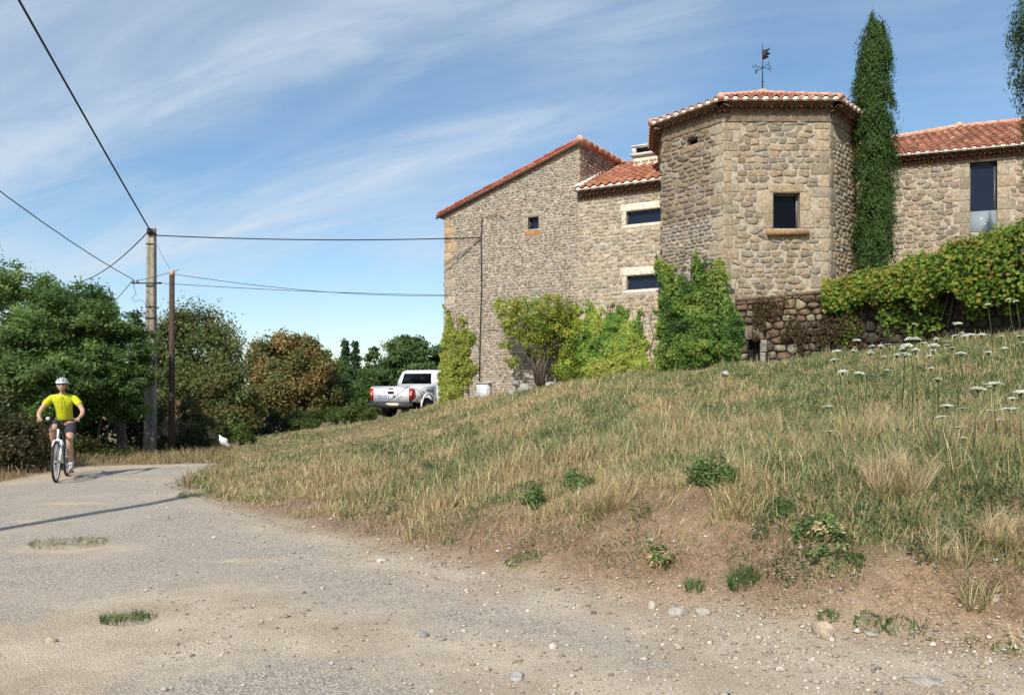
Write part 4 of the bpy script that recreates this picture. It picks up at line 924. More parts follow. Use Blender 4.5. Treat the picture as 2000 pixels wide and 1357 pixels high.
def cypress(name, label, px, d, base_z, prof, n, seed, tips=()):
    """prof: (row of photo, half width px) from top to bottom"""
    rs = np.random.RandomState(seed); p = at(px, 0, d); o = empty(name, (p.x, d, base_z), label, 'tree', 'cypress trees on the terrace')
    rows = np.array([q[0] for q in prof], float); hw = np.array([q[1] for q in prof], float); cx = np.array([q[2] if len(q) > 2 else 0 for q in prof], float)
    ztop = CAM_Z+(HOR-rows[0])/F*d
    mb = MB(); mb.tube([(p.x, d, base_z-.3), (p.x, d, (base_z+ztop)/2), (p.x, d, ztop-.6)], [.10, .07, .02], 8, (0.10, .08, .06)); mb.build('trunk', M_BARK, o, True)
    # upright flame-like plumes packed round the stem, with gaps of shade between
    k = 520; py_ = rs.uniform(rows[0], rows[-1], k*3); w = np.interp(py_, rows, hw); py_ = py_[rs.rand(len(py_)) < w/hw.max()][:k]; k = len(py_)
    pa = rs.uniform(0, 2*np.pi, k); w = np.interp(py_, rows, hw); pz = CAM_Z+(HOR-py_)/F*d; pr = w/F*d*rs.uniform(.62, 1.02, k)*(.82+.36*fbm(pa*1.5+9, pz*.9+30, 3, seed))
    j = rs.randint(0, k, n); t_ = rs.normal(size=n); zz = pz[j]+t_*.17; rad = pr[j]+rs.normal(size=n)*.045-.05*t_; core = rs.rand(n) < .22; rad[core] *= rs.uniform(.3, .85, core.sum())
    an = pa[j]+rs.normal(size=n)*.05/np.maximum(pr[j], .06); rad = np.clip(rad, .01, None); q_ = HOR-(zz-CAM_Z)*F/d
    X = p.x+np.interp(q_, rows, cx)/F*d+rad*np.cos(an); Y = d+rad*np.sin(an); P = np.c_[X, Y, zz]
    for (tx, ty, th, tw) in tips:                 # separate leader tips
        k = int(th*tw*1.6); ty_ = rs.uniform(0, 1, k); q = at(tx, ty, d); a2 = rs.uniform(0, 2*np.pi, k); rr = tw/F*d*np.sqrt(rs.rand(k))*(ty_*.9+.12)
        P = np.r_[P, np.c_[q.x+rr*np.cos(a2), d+rr*np.sin(a2), q.z-ty_*th/F*d]]; an = np.r_[an, a2]
    m = len(P); Nn = np.c_[np.cos(an), np.sin(an), np.full(m, .25)]+rand_dirs(rs, m)*.7
    lum = fbm(P[:, 0]*5, P[:, 2]*4, 3, 9)
    c = pal_pick(rs, [(0.045, 0.095, 0.025), (0.065, 0.13, 0.03), (0.085, 0.155, 0.038), (0.035, 0.075, 0.022), (0.11, 0.17, 0.045)], m)*(0.8+.5*lum[:, None])
    leaves_mesh('crown', P, Nn, rs.uniform(.04, .095, m), c, o, .38, rs=rs, droop=-1.6)
    return o
cypress('cypress_tree', 'tall slim dark cypress between the tower and the right wing', 1706, 19.4, 3.7,
        [(50, 12, 0), (75, 25, 0), (110, 33, 1), (170, 37, 1), (240, 37, 1), (330, 36, 2), (420, 36, 2), (500, 33, 2), (545, 25, 0), (575, 18, -2)], 62000, 7, tips=((1703, 26, 70, 13), (1724, 42, 70, 10), (1688, 74, 50, 9)))
cypress('cypress_tree', 'cypress cut off by the right edge of the photo', 2046, 16.5, 4.1,
        [(-160, 5), (-100, 24), (-20, 58), (60, 66), (120, 62), (180, 52), (230, 44), (330, 34), (450, 30), (500, 22)], 40000, 8)

# ---- climbers
def in_poly(px, py, poly):
    return poly_sd(px, py, poly) < 0
def climber(name, label, walls, poly, n, leaf, pal, bulge=(.04, .22), seed=1, side_up=None, stems=8, cat='climbing plant'):
    rs = np.random.RandomState(seed); P_ = np.array(poly, float)
    pts = []
    while len(pts) < n:
        q = rs.uniform(P_.min(0), P_.max(0), (n, 2)); sd = poly_sd(q[:, 0], q[:, 1], poly)
        sd = sd+(fbm(q[:, 0]/11, q[:, 1]/16, 4, seed+9)-.5)*34+3; lum = fbm(q[:, 0]/14, q[:, 1]/22, 3, seed)
        ok = (sd < 0) & (rs.rand(n) < np.clip(-sd/26+.10, 0, 1)*np.clip((lum-.28)*3.2, .06, 1)); pts += [(a, b, s_) for (a, b), s_ in zip(q[ok], sd[ok])]
    pts = pts[:n]; P = []; Nn = []
    for a, b, s_ in pts:
        w = next(w_ for lim, w_ in walls if a+rs.normal()*7 < lim or lim > 9000); inner = min(1, -s_/30); lp = vnoise(np.array([a/17.]), np.array([b/13.]), seed)[0]
        nn = bulge[0]+(bulge[1]-bulge[0])*(.5*rs.rand()+.55*lp)*(.2+.8*inner)
        u, z = w.uv(a, b); P.append(w.w(u, z, nn)); Nn.append(w.N*.9+Vector((0, 0, .45)))
    P = np.array(P); Nn = np.array(Nn)+rand_dirs(rs, n)*.8
    q = np.array([(a, b) for a, b, _ in pts]); t = fbm(q[:, 0]/30, q[:, 1]/40, 3, seed+5)
    pal = np.array(pal); idx = np.clip(((t-.3)/.4*len(pal)+rs.normal(size=n)*.9).astype(int), 0, len(pal)-1)
    c = pal[idx]*rs.uniform(.78, 1.25, (n, 1))
    w0 = walls[0][1]; x0, y0 = P_[:, 0].mean(), P_[:, 1].max(); u, z = next(w_ for lim, w_ in walls if x0 < lim).uv(x0, y0); base = next(w_ for lim, w_ in walls if x0 < lim).w(u, z, .1)
    o = empty(name, base, label, cat); leaves_mesh('leaves', P, Nn, rs.uniform(.7, 1.3, n)*leaf, c, o, .85, rs=rs, droop=.9)
    mb = MB(); mb.col = (0.13, 0.09, 0.06); rnd = random.Random(seed)
    for k in range(stems):
        x = rnd.uniform(P_[:, 0].min()+5, P_[:, 0].max()-5); tops = [pt[1] for pt in poly if abs(pt[0]-x) < 30] or [y0-100]; yt = min(tops)+10; path = []
        for j in range(6):
            yy = y0+(yt-y0)*j/5; xx = x+rnd.uniform(-5, 5); w = next(w_ for lim, w_ in walls if xx < lim); path.append(w.w(*w.uv(xx, yy), .035))
        mb.tube(path, [.018, .016, .013, .01, .008, .005], 5)
    mb.build('stems', M_BARK, o, True)
    return o
W_LINK = Wall(K, K+UG*3.6)
climber('wall_ivy', 'yellow green creeper column climbing the left corner of the tall house', [(9999, W_HOUSE)],
        [(858, 800), (857, 700), (862, 640), (866, 596), (876, 600), (884, 628), (890, 600), (897, 640), (905, 606), (912, 618), (918, 612), (922, 650), (932, 640), (930, 690), (935, 720), (925, 745), (908, 780), (898, 805)], 9000, .075,
        [(0.16, 0.26, 0.05), (0.25, 0.34, 0.06), (0.34, 0.39, 0.07), (0.42, 0.41, 0.09), (0.29, 0.33, 0.07)], (.03, .30), 201)
climber('wall_creeper', 'yellow green creeper spreading in tongues under the strip windows', [(9999, W_LINK)],
        [(1078, 742), (1080, 690), (1100, 660), (1118, 640), (1112, 600), (1126, 584), (1132, 625), (1145, 580), (1160, 588), (1172, 608), (1185, 600), (1192, 585), (1202, 610), (1212, 582), (1224, 600), (1236, 622), (1248, 588), (1258, 612), (1264, 650), (1272, 690), (1284, 712), (1282, 742), (1180, 750)], 20000, .075,
        [(0.17, 0.29, 0.055), (0.23, 0.36, 0.065), (0.30, 0.42, 0.075), (0.37, 0.46, 0.09), (0.43, 0.46, 0.11)], (.03, .34), 202, stems=14)
W_TERR0 = Wall(TW[0], TW[1])
climber('tower_ivy', 'dense green ivy covering the foot of the tower up to mid height', [(1413, LW), (9999, Wall(Vector((5.15, 18.5, 0)), Vector((7.7, 18.05, 0))))],
        [(1281, 728), (1284, 520), (1290, 502), (1300, 515), (1312, 500), (1322, 508), (1330, 540), (1342, 520), (1356, 545), (1359, 490), (1364, 488), (1372, 512), (1385, 506), (1398, 522), (1408, 500), (1420, 515), (1428, 545), (1432, 580), (1440, 590), (1452, 612), (1460, 650), (1456, 700), (1458, 716), (1400, 722), (1340, 726)], 26000, .075,
        G_IVY, (.05, .38), 203, stems=14)
def shrub():
    d = 22.0; bl = [pb(985, 605, d, 26, 18), pb(1020, 600, d, 28, 18), pb(1070, 600, d-.1, 35, 20), pb(1035, 640, d-.2, 40, 26), pb(1085, 640, d, 34, 28), pb(1005, 640, d, 26, 18), pb(1050, 670, d-.3, 26, 18), pb(1100, 610, d, 22, 24), pb(990, 672, d+.1, 12, 10), pb(1095, 680, d-.1, 26, 26), pb(1110, 715, d-.2, 28, 18)]
    p = at(1058, 742, d); o = empty('wall_shrub', (p.x, p.y, hgt(p.x, p.y)), 'loose yellow green shrub with dark twisted trunk against the house wall', 'shrub')
    rs = np.random.RandomState(211); bl += [pb(1000, 705, d+.2, 14, 12), pb(1120, 660, d-.1, 22, 30)]; P, Nn, s, c = crown(rs, bl, 15000, .066, G_YG, sub=18, sub_r=.34, spray=.5); leaves_mesh('crown', P, Nn, s, c, o, .6, rs=rs)
    mb = MB(); rnd = random.Random(9); mb.col = (0.13, 0.10, 0.075)
    for k in range(20):
        b = rnd.choice(bl); s_ = at(1058+rnd.uniform(-9, 9), 745, d); m = at(1052+rnd.uniform(-26, 26), 690, d-.1+rnd.uniform(-.2, .1)); e = Vector(b[:3])+Vector((rnd.uniform(-.3, .3), 0, .2)); mb.tube([s_-Vector((0, 0, .2)), s_.lerp(m, .5), m, m.lerp(e, .5)+Vector((0, 0, .05)), e], [.034, .028, .022, .014, .005], 6, jit=.3)
    mb.build('trunk', M_BARK, o, True)
shrub()
def vine():
    rs = np.random.RandomState(221); n = 30000
    seg = [0]; 
    for i in range(4): seg.append(seg[-1]+(TW[i+1]-TW[i]).length)
    pts_t = rs.uniform(seg[1]-.15, seg[4], n); P = np.zeros((n, 3)); Nn = np.zeros((n, 3)); C = np.zeros((n, 3))
    pal_y = np.array([(0.30, 0.30, 0.04), (0.20, 0.27, 0.04), (0.36, 0.30, 0.05), (0.14, 0.22, 0.03), (0.30, 0.19, 0.05)]); pal_g = np.array([(0.07, 0.14, 0.02), (0.12, 0.22, 0.028), (0.19, 0.29, 0.038), (0.24, 0.33, 0.045), (0.05, 0.10, 0.02)])
    for k in range(n):
        t = pts_t[k]; i = min(3, max(0, int(np.searchsorted(seg, t)-1))); f = (t-seg[i])/(seg[i+1]-seg[i]); b = TW[i].lerp(TW[i+1], f); U = (TW[i+1]-TW[i]).normalized(); N_ = Vector((U.y, -U.x, 0)); zt = TWZ[i]*(1-f)+TWZ[i+1]*f
        g = (t-seg[1])/(seg[4]-seg[1]); th = .18+.34*g
        lobe = .7+.7*vnoise(np.array([t*2.1]), np.array([3.3]), 2)[0]; hang = (.30+.55*g)*(.6+.9*vnoise(np.array([t*1.7]), np.array([9.1]), 4)[0])
        an = rs.uniform(-.9, 1.0)                 # -: behind the crest, +: hanging in front
        if rs.rand() < .42: an = rs.uniform(.2, 1)
        if an < 0: nn = -.45*abs(an)-.05; zz = zt+th*lobe*(1-.5*abs(an))*rs.uniform(.7, 1.05)
        else:
            nn = (.14+.72*math.sin(min(an*1.8, 1.57)))*lobe*(.45+.55*g)+rs.normal()*.05; zz = zt+th*lobe*(1-an**1.3)-hang*an**1.5*1.25+rs.normal()*.06
            nn *= rs.uniform(.72, 1.05)
        q = b+N_*nn; P[k] = (q.x, q.y, zz+rs.normal()*.03); v = N_*(.9 if an > 0 else .2)+Vector((0, 0, .8-.3*an)); Nn[k] = v
        yel = rs.rand() < (.75-.6*g)*(.5+.7*max(0, 1-max(an, 0)*1.3)); C[k] = (pal_y if yel else pal_g)[rs.randint(5)]*rs.uniform(.8, 1.2)
    # trailing shoots
    m = 2600; sh = rs.uniform(seg[1], seg[4], 26); tt = sh[rs.randint(0, 26, m)]; ex = []
    for t in tt:
        i = min(3, max(0, int(np.searchsorted(seg, t)-1))); f = (t-seg[i])/(seg[i+1]-seg[i]); b = TW[i].lerp(TW[i+1], f); U = (TW[i+1]-TW[i]).normalized(); N_ = Vector((U.y, -U.x, 0)); zt = TWZ[i]*(1-f)+TWZ[i+1]*f
        q = b+N_*(.14+rs.rand()*.12)+U*rs.normal()*.10; ex.append((q.x, q.y, zt-rs.rand()**1.3*(.5+.9*abs(math.sin(t*7))))) 
    P = np.r_[P, np.array(ex)]; Nn = np.r_[Nn, np.tile(np.array([[-.6, -.7, .3]]), (m, 1))]; C = np.r_[C, pal_g[rs.randint(0, 5, m)]]
    Nn = Nn/np.linalg.norm(Nn, axis=1, keepdims=True)+rand_dirs(rs, len(P))*.75
    o = empty('wall_vine', (TW[1].x, TW[1].y, TWZ[1]), 'thick yellow green vine spilling over the top of the terrace wall', 'climbing plant')
    leaves_mesh('leaves', P, Nn, rs.uniform(.055, .115, len(P)), C, o, .9, rs=rs, droop=.8)
    mb = MB(); mb.col = (.12, .085, .06); rnd = random.Random(2)
    for s_ in range(18):
        t = rnd.uniform(seg[1], seg[4]); i = min(3, max(0, int(np.searchsorted(seg, t)-1))); f = (t-seg[i])/(seg[i+1]-seg[i]); b = TW[i].lerp(TW[i+1], f); U = (TW[i+1]-TW[i]).normalized(); N_ = Vector((U.y, -U.x, 0)); zt = TWZ[i]*(1-f)+TWZ[i+1]*f
        mb.tube([b+N_*.1+Vector((0, 0, zt-1.3)), b+N_*.12+U*rnd.uniform(-.2, .2)+Vector((0, 0, zt-.6)), b+N_*.1+U*rnd.uniform(-.3, .3)+Vector((0, 0, zt+.1))], [.022, .018, .01], 5)
    mb.build('stems', M_BARK, o, True)
vine()
def dead_creeper():
    rs = np.random.RandomState(231); w = Wall(TW[0], TW[2]); n = 2600; q = np.c_[rs.uniform(1470, 1690, n*3), rs.uniform(580, 700, n*3)]
    lum = fbm(q[:, 0]/22, q[:, 1]/30, 3, 44); lim = 600+70*np.clip(fbm(q[:, 0]/18, q[:, 0]*0, 2, 3), 0, 1)+.25*(q[:, 0]-1470); ok = (lum > .52) & (q[:, 1] < lim+10); q = q[ok][:n]
    P = np.array([w.w(*w.uv(a, b+4), .05+.12*rs.rand()) for a, b in q]); P[:, 2] = np.minimum(P[:, 2], 3.9); Nn = np.tile(np.array(w.N)[None], (len(P), 1))*.8+rand_dirs(rs, len(P))*.8
    c = pal_pick(rs, [(0.13, 0.08, 0.045), (0.09, 0.055, 0.035), (0.17, 0.10, 0.055), (0.10, 0.10, 0.04)], len(P))
    o = leaves_mesh('dry_creeper', P, Nn, rs.uniform(.04, .09, len(P)), c, None, .5, rs=rs, droop=1.5); tag(o, 'withered rust brown creeper hanging on the mossy wall under the tower', 'climbing plant')
dead_creeper()

# ------------------------------------------------------------------ poles and cables
def build_poles():
    # concrete pole
    x, y = at(293, 890, 22).x, 22.0; zb = hgt(x, y); zt = CAM_Z+(HOR-446)/F*22
    o = empty('utility_pole', (x, y, zb), 'tall tapering grey concrete utility pole with a crossarm at mid height', 'utility pole')
    mb = MB(); n = 12; rnd = random.Random(4)
    for i in range(n):                             # square section, slightly tapering, with a groove in each face
        z0 = zb-.3+(zt-zb+.3)*i/n; z1 = zb-.3+(zt-zb+.3)*(i+1)/n; w0 = .30-.10*i/n; w1 = .30-.10*(i+1)/n; lx = .05*i/n; lx1 = .05*(i+1)/n
        c = jcol((0.30, 0.265, 0.21), rnd, .12, .03); vs = []
        for zz, w, l in ((z0, w0, lx), (z1, w1, lx1)):
            for a, b in ((-1, -1), (-.35, -1), (-.25, -.8), (.25, -.8), (.35, -1), (1, -1), (1, 1), (-1, 1)): vs.append((x+l+a*w/2, y+b*w/2*.8, zz))
        mb.add(vs, [(k, (k+1) % 8, 8+(k+1) % 8, 8+k) for k in range(8)]+([tuple(range(8, 16))] if i == n-1 else []), c)
    mb.build('shaft', M_CONC, o)
    za = CAM_Z+(HOR-555)/F*22; ar = MB(); ar.box((x-.02, y-.16, za), (.85, .035, .035), None, (.06, .055, .05)); ar.box((x+.30, y-.18, za), (.20, .05, .05), None, (.04, .04, .04)); arm = ar.build('crossarm', M_IRON, o)
    for dx in (-.40, -.28):
        i_ = MB(); i_.tube([(x+dx, y-.16, za+.02), (x+dx, y-.16, za+.10)], [.03, .02], 8, (.25, .24, .22)); i_.build('insulator', M_CONC, arm, True)
    hk = MB(); hk.col = (.04, .04, .04); hk.tube([(x+.0, y-.12, zt-.05), (x+.12, y-.15, zt-.10), (x+.26, y-.15, zt-.24)], [.03, .04, .03], 6); hk.box((x+.05, y-.12, zt-.12), (.14, .08, .16)); hk.build('cable_clamp', M_IRON, o)
    bd = MB(); bd.col = (.06, .06, .06)
    for k, yy in enumerate((478, 600, 622, 680)):
        b_ = MB(); z = CAM_Z+(HOR-yy)/F*22; w = .225+.02*k; b_.box((x+.03, y, z), (w, w*.84, .03), None, (.07, .065, .06)); b_.build('steel_band', M_IRON, o)
    # brown pole
    x2, y2 = at(335.5, 890, 20).x, 20.0; z2 = hgt(x2, y2); zt2 = CAM_Z+(HOR-528)/F*20
    o2 = empty('utility_pole', (x2, y2, z2), 'shorter dark brown wooden pole with a pale capped top', 'utility pole')
    mb = MB(); mb.tube([(x2, y2, z2-.3), (x2, y2, z2+1.6), (x2+.005, y2, zt2-.16)], [.085, .078, .066], 12, (0.075, 0.048, 0.036)); mb.build('shaft', M_WOOD, o2, True)
    cp = MB(); cp.tube([(x2+.005, y2, zt2-.158), (x2+.005, y2, zt2)], [.072, .066], 12, (0.45, 0.33, 0.26)); cp.build('cap', M_WOOD, o2, True)
    # pole standing beyond the left edge of the photograph: its shadow lies across the road
    Lh = 9.3; bx, by = -4.75-math.sin(-SUN_AZ)*Lh, 11.45-math.cos(-SUN_AZ)*Lh; h3 = Lh*math.tan(SUN_EL)
    o3 = empty('utility_pole', (bx, by, 0), 'concrete pole left of the view that throws the long shadow over the road', 'utility pole')
    mb = MB(); mb.tube([(bx, by, -.3), (bx, by, h3)], [.14, .09], 10, (0.33, 0.31, 0.26)); mb.build('shaft', M_CONC, o3, True)
    def cable(p, q, sag, r, label, k=14, cat='cable', name='power_cable'):
        p = Vector(p); q = Vector(q); pts = [p.lerp(q, i/k)-Vector((0, 0, 4*sag*(i/k)*(1-i/k))) for i in range(k+1)]
        c = MB(); c.tube(pts, r, 6); tag(c.build(name, M_CABLE, None, True), label, cat)
    top = Vector((x+.06, y-.14, zt-.08)); g = Vector((x-.40, y-.16, za+.10))
    cable(top, (-4.45, 0, 9.62), .10, .020, 'thick dark cable from the concrete pole top rising over the upper left corner')
    cable(g, (bx, by+.1, h3-.2), .55, .011, 'thin cable from the crossarm to the left edge of the photo')
    cable(top, (-17.5, 31, 5.9), .25, .016, 'dark cable running down left from the pole top behind the trees')
    w = W_HOUSE; hp = w.w(*w.uv(940, 465), .06)
    cable(Vector((x+.26, y-.15, zt-.24)), hp, .10, .016, 'nearly level cable from the concrete pole top to the house wall')
    cable(Vector((x+.40, y-.16, za)), w.w(*w.uv(875, 577), .05), .06, .008, 'faint lower cable from the crossarm to the house corner')
    cable((x2+.03, y2, zt2-.1), w.w(*w.uv(872, 579), .08), .16, .007, 'faint sagging cable from the brown pole top to the house corner')
    cable(g, (-16.5, 30, 4.3), .15, .010, 'thin cable dropping left from the crossarm into the hedge trees')
    cable((x+.15, y-.1, zt-.3), (x2, y2, zt2-.05), .04, .005, 'very thin wire between the tops of the two poles')
    cable((x2+.2, y2, zt2+.02), (x-.40, y-.16, za+.05), .03, .007, 'short wire from the brown pole top to the crossarm')
    lp = MB(); pts = [Vector((x-.40+.0, y-.17, za+.06)), Vector((x-.36, y-.2, za-.12)), Vector((x-.30, y-.2, za-.32)), Vector((x-.42, y-.2, za-.42)), Vector((x-.34, y-.2, za-.52)), Vector((x-.15, y-.2, za-.48)), Vector((x-.02, y-.17, za-.62))]
    lp.tube(pts, .007, 5); tag(lp.build('loose_wire', M_CABLE, None, True), 'thin loose wire hanging in loops under the crossarm', 'wire')
build_poles()

# ------------------------------------------------------------------ pickup truck
def build_truck():
    ax = at(806, 800, 27.2); hd = R(25)            # rear right corner; heading measured from straight away towards the right
    U = Vector((math.sin(hd), math.cos(hd), 0)); Rt = Vector((math.cos(hd), -math.sin(hd), 0)); Z = Vector((0, 0, 1)); zb = 0.53
    O = Vector((ax.x, ax.y, zb))-Rt*.90
    def T(x, y, z): return O+U*x+Rt*y+Z*z          # x forward from the tailgate, y to the right, z up
    o = empty('pickup_truck', T(2.6, 0, 0), 'white double cab pickup parked beside the house, tailgate towards the viewer', 'pickup truck')
    WH = (0.78, 0.79, 0.80); BK = (0.02, 0.02, 0.022); HW = .90
    b = MB(); b.col = WH
    def loft(mb, secs, col=None, cap=True):         # list of closed rings of equal length
        n = len(secs[0]); vs = [v for s_ in secs for v in s_]; fs = [(i*n+k, i*n+(k+1) % n, (i+1)*n+(k+1) % n, (i+1)*n+k) for i in range(len(secs)-1) for k in range(n)]
        if cap: fs += [tuple(range(n))[::-1], tuple((len(secs)-1)*n+k for k in range(n))]
        mb.add(vs, fs, col)
    def arch_side(y, sgn):                           # bed side with wheel arch
        prof = [(0, .62), (.55, .58)]+[(1.06+.47*math.cos(math.pi-math.pi*k/10), .40+.47*math.sin(math.pi*k/10)) for k in range(11)]+[(1.62, .50)]
        topc = [(1.66, 1.18), (0.02, 1.14)]
        pts = [T(x, y, z) for x, z in prof+topc]; b.prism(pts, Rt*(-.06*sgn))
    arch_side(HW, 1); arch_side(-HW, -1)
    b.prism([T(0.10, -HW+.06, .62), T(0.10, HW-.06, .62), T(1.62, HW-.06, .62), T(1.62, -HW+.06, .62)], Z*.05, (.10, .10, .10))
    for s_ in (-1, 1):                               # flared rims above the wheel arches, rear corner posts
        b.prism([T(1.06+.54*math.cos(math.pi*k/10), HW*s_, .40+.54*math.sin(math.pi*k/10)) for k in range(11)]+[T(1.06+.47*math.cos(math.pi-math.pi*k/10), HW*s_, .40+.47*math.sin(math.pi*k/10)) for k in range(11)], Rt*.04*s_)
    b.prism([T(1.60, -HW, .50), T(1.60, HW, .50), T(1.60, HW, 1.18), T(1.60, -HW, 1.18)], U*.06)
    # cab lower body and bonnet
    pr = [(1.66, .42), (3.55, .40)]+[(4.28+.47*math.cos(math.pi-math.pi*k/10), .40+.47*math.sin(math.pi*k/10)) for k in range(11)]+[(4.85, .42), (5.18, .50), (5.22, .95), (4.9, 1.10), (3.95, 1.20), (1.66, 1.18)]
    secs = []
    for y_ in (-HW, HW): secs.append([T(x_, y_, z_) for x_, z_ in pr])
    loft(b, secs)
    # greenhouse
    def ring(x0, x1, w, z): return [T(x0, -w, z), T(x0, w, z), T(x1, w, z), T(x1, -w, z)]
    loft(b, [ring(1.66, 3.95, .86, 1.18), ring(1.70, 3.55, .82, 1.40), ring(1.80, 3.15, .70, 1.72), ring(1.92, 3.0, .62, 1.79)])
    body = b.build('body', M_PAINT, o)
    tg = MB(); tg.col = WH; tg.prism([T(-.02, -HW+.14, .60), T(-.02, HW-.14, .60), T(-.02, HW-.14, 1.13), T(-.02, -HW+.14, 1.13)], U*.06)
    tg.prism([T(-.045, -HW+.14, 1.13), T(-.045, HW-.14, 1.13), T(.06, HW-.14, 1.15), T(.06, -HW+.14, 1.15)], Z*.02)
    t_ = tg.build('tailgate', M_PAINT, o)
    hn = MB(); hn.prism([T(-.035, -.14, .90), T(-.035, .14, .90), T(-.035, .12, .99), T(-.035, -.12, .99)], U*.02, BK); hn.prism([T(-.035, -.10, 1.06), T(-.035, .10, 1.06), T(-.035, .10, 1.09), T(-.035, -.10, 1.09)], U*.02, BK); hn.build('handle', M_MATTE, t_)
    dk = MB(); rnd = random.Random(12)               # blue lettering patch and dark splash artwork
    for row in range(2):
        for k in range(6): dk.prism([T(-.024, -.56+k*.085, .79-row*.075), T(-.024, -.56+k*.085+.06, .79-row*.075), T(-.024, -.56+k*.085+.05, .84-row*.075), T(-.024, -.56+k*.085+.012, .84-row*.075)], U*.003, (0.10, 0.14, 0.42))
    dk.build('blue_lettering', M_MATTE, t_)
    sp = MB()
    def streak(p, q, w, col=(.03, .03, .035)):
        p = Vector(p); q = Vector(q); n_ = (q-p).normalized(); nn = Rt if abs((q-p).dot(Rt)) < 1e-4 else -U
        side = n_.cross(nn).normalized()*w; sp.prism([p-side*.2, p.lerp(q, .5)-side, q, p.lerp(q, .5)+side], nn*.004, col)
    for _ in range(7):
        y0 = rnd.uniform(.05, .5); z0 = rnd.uniform(.66, .85); streak(T(-.024, y0, z0), T(-.024, y0+rnd.uniform(.08, .2), z0+rnd.uniform(-.08, .10)), .012)
    for _ in range(16):
        x0 = rnd.uniform(.3, 1.4); z0 = rnd.uniform(.82, 1.10); streak(T(x0, HW+.002, z0), T(x0+rnd.uniform(-.2, .25), HW+.002, z0+rnd.uniform(-.14, .12)), rnd.uniform(.010, .028))
    sp.build('splash_decal', M_MATTE, body)
    for s_ in (-1, 1):
        l = MB(); y0 = s_*HW; y1 = s_*(HW-.13)
        l.prism([T(-.035, y0, .66), T(-.035, y1, .66), T(-.035, y1, 1.10), T(-.035, y0, 1.10)], U*.05, (.38, .015, .012)); l.prism([T(-.034, y0+s_*.012, .66), T(.22, y0+s_*.012, .76), T(.14, y0+s_*.012, 1.06), T(-.034, y0+s_*.012, 1.10)], Rt*(-.02*s_), (.38, .015, .012))
        lt = l.build('tail_light', M_PAINT, o); l2 = MB(); l2.prism([T(-.04, y0-s_*.03, .84), T(-.04, y1+s_*.03, .84), T(-.04, y1+s_*.03, .92), T(-.04, y0-s_*.03, .92)], U*.01, (.65, .60, .58)); l2.build('reflector', M_PAINT, lt)
    bp = MB(); bp.col = (.06, .06, .065)
    bp.prism([T(-.18, -HW+.02, .42), T(-.18, HW-.02, .42), T(-.18, HW-.02, .58), T(-.18, -HW+.02, .58)], U*.22); bp.prism([T(-.20, -.30, .40), T(-.20, .30, .40), T(-.20, .34, .52), T(-.20, -.34, .52)], U*.03, (.05, .05, .05))
    bpo = bp.build('bumper', M_METAL, o); pl = MB(); pl.prism([T(-.215, -.08, .47), T(-.215, .44, .47), T(-.215, .44, .57), T(-.215, -.08, .57)], U*.01, (.75, .72, .45)); pl.build('number_plate', M_MATTE, bpo)
    hk = MB(); hk.col = BK; hk.tube([T(-.05, 0, .36), T(-.26, 0, .36), T(-.28, 0, .46)], .03, 8); hk.blob(T(-.28, 0, .49), (.04, .04, .04), 8, 6); hk.build('tow_bar', M_METAL, o)
    gl = MB()
    def quad(ps, n_): gl.prism(ps, n_*.012, (0.01, 0.01, 0.012))
    quad([T(1.672, -.66, 1.27), T(1.672, .66, 1.27), T(1.785, .60, 1.66), T(1.785, -.60, 1.66)], -U); gl.build('rear_window', M_GLASS2, o)
    for s_ in (-1, 1):
        for xa, xb, xc, xd in ((1.92, 2.62, 2.60, 2.02), (2.72, 3.66, 3.22, 2.70)):
            gl = MB(); quad([T(xa, s_*.858, 1.22), T(xb, s_*.858, 1.22), T(xc, s_*.712, 1.68), T(xd, s_*.712, 1.68)], Rt*s_); gl.build('side_window', M_GLASS2, o)
        m = MB(); m.col = WH; m.box((0, 0, 0), (.14, .20, .20), None, WH, Matrix.Translation(T(3.55, s_*1.02, 1.22)) @ Matrix.Rotation(-hd, 4, 'Z')); m.build('mirror', M_PAINT, o)
        for x_ in (1.86, 2.66): dl = MB(); dl.prism([T(x_, s_*(HW+.001), .50), T(x_+.012, s_*(HW+.001), .50), T(x_+.012, s_*(HW+.001), 1.17), T(x_, s_*(HW+.001), 1.17)], Rt*s_*.002, (.03, .03, .03)); dl.build('door_gap', M_MATTE, body)
        for x_ in (2.45, 3.35): dl = MB(); dl.prism([T(x_, s_*(HW+.001), 1.00), T(x_+.16, s_*(HW+.001), 1.00), T(x_+.16, s_*(HW+.001), 1.04), T(x_, s_*(HW+.001), 1.04)], Rt*s_*.03, (.03, .03, .03)); dl.build('door_handle', M_MATTE, body)
    gl = MB(); quad([T(3.93, -.78, 1.22), T(3.93, .78, 1.22), T(3.20, .64, 1.70), T(3.20, -.64, 1.70)], U); gl.build('windscreen', M_GLASS2, o)
    ch = MB(); ch.col = (.03, .03, .03); ch.prism([T(.1, -.45, .34), T(.1, .45, .34), T(4.8, .45, .34), T(4.8, -.45, .34)], Z*.16); ch.prism([T(1.0, -.8, .36), T(1.0, .8, .36), T(1.12, .8, .36), T(1.12, -.8, .36)], Z*.1); ch.build('chassis', M_MATTE, o)
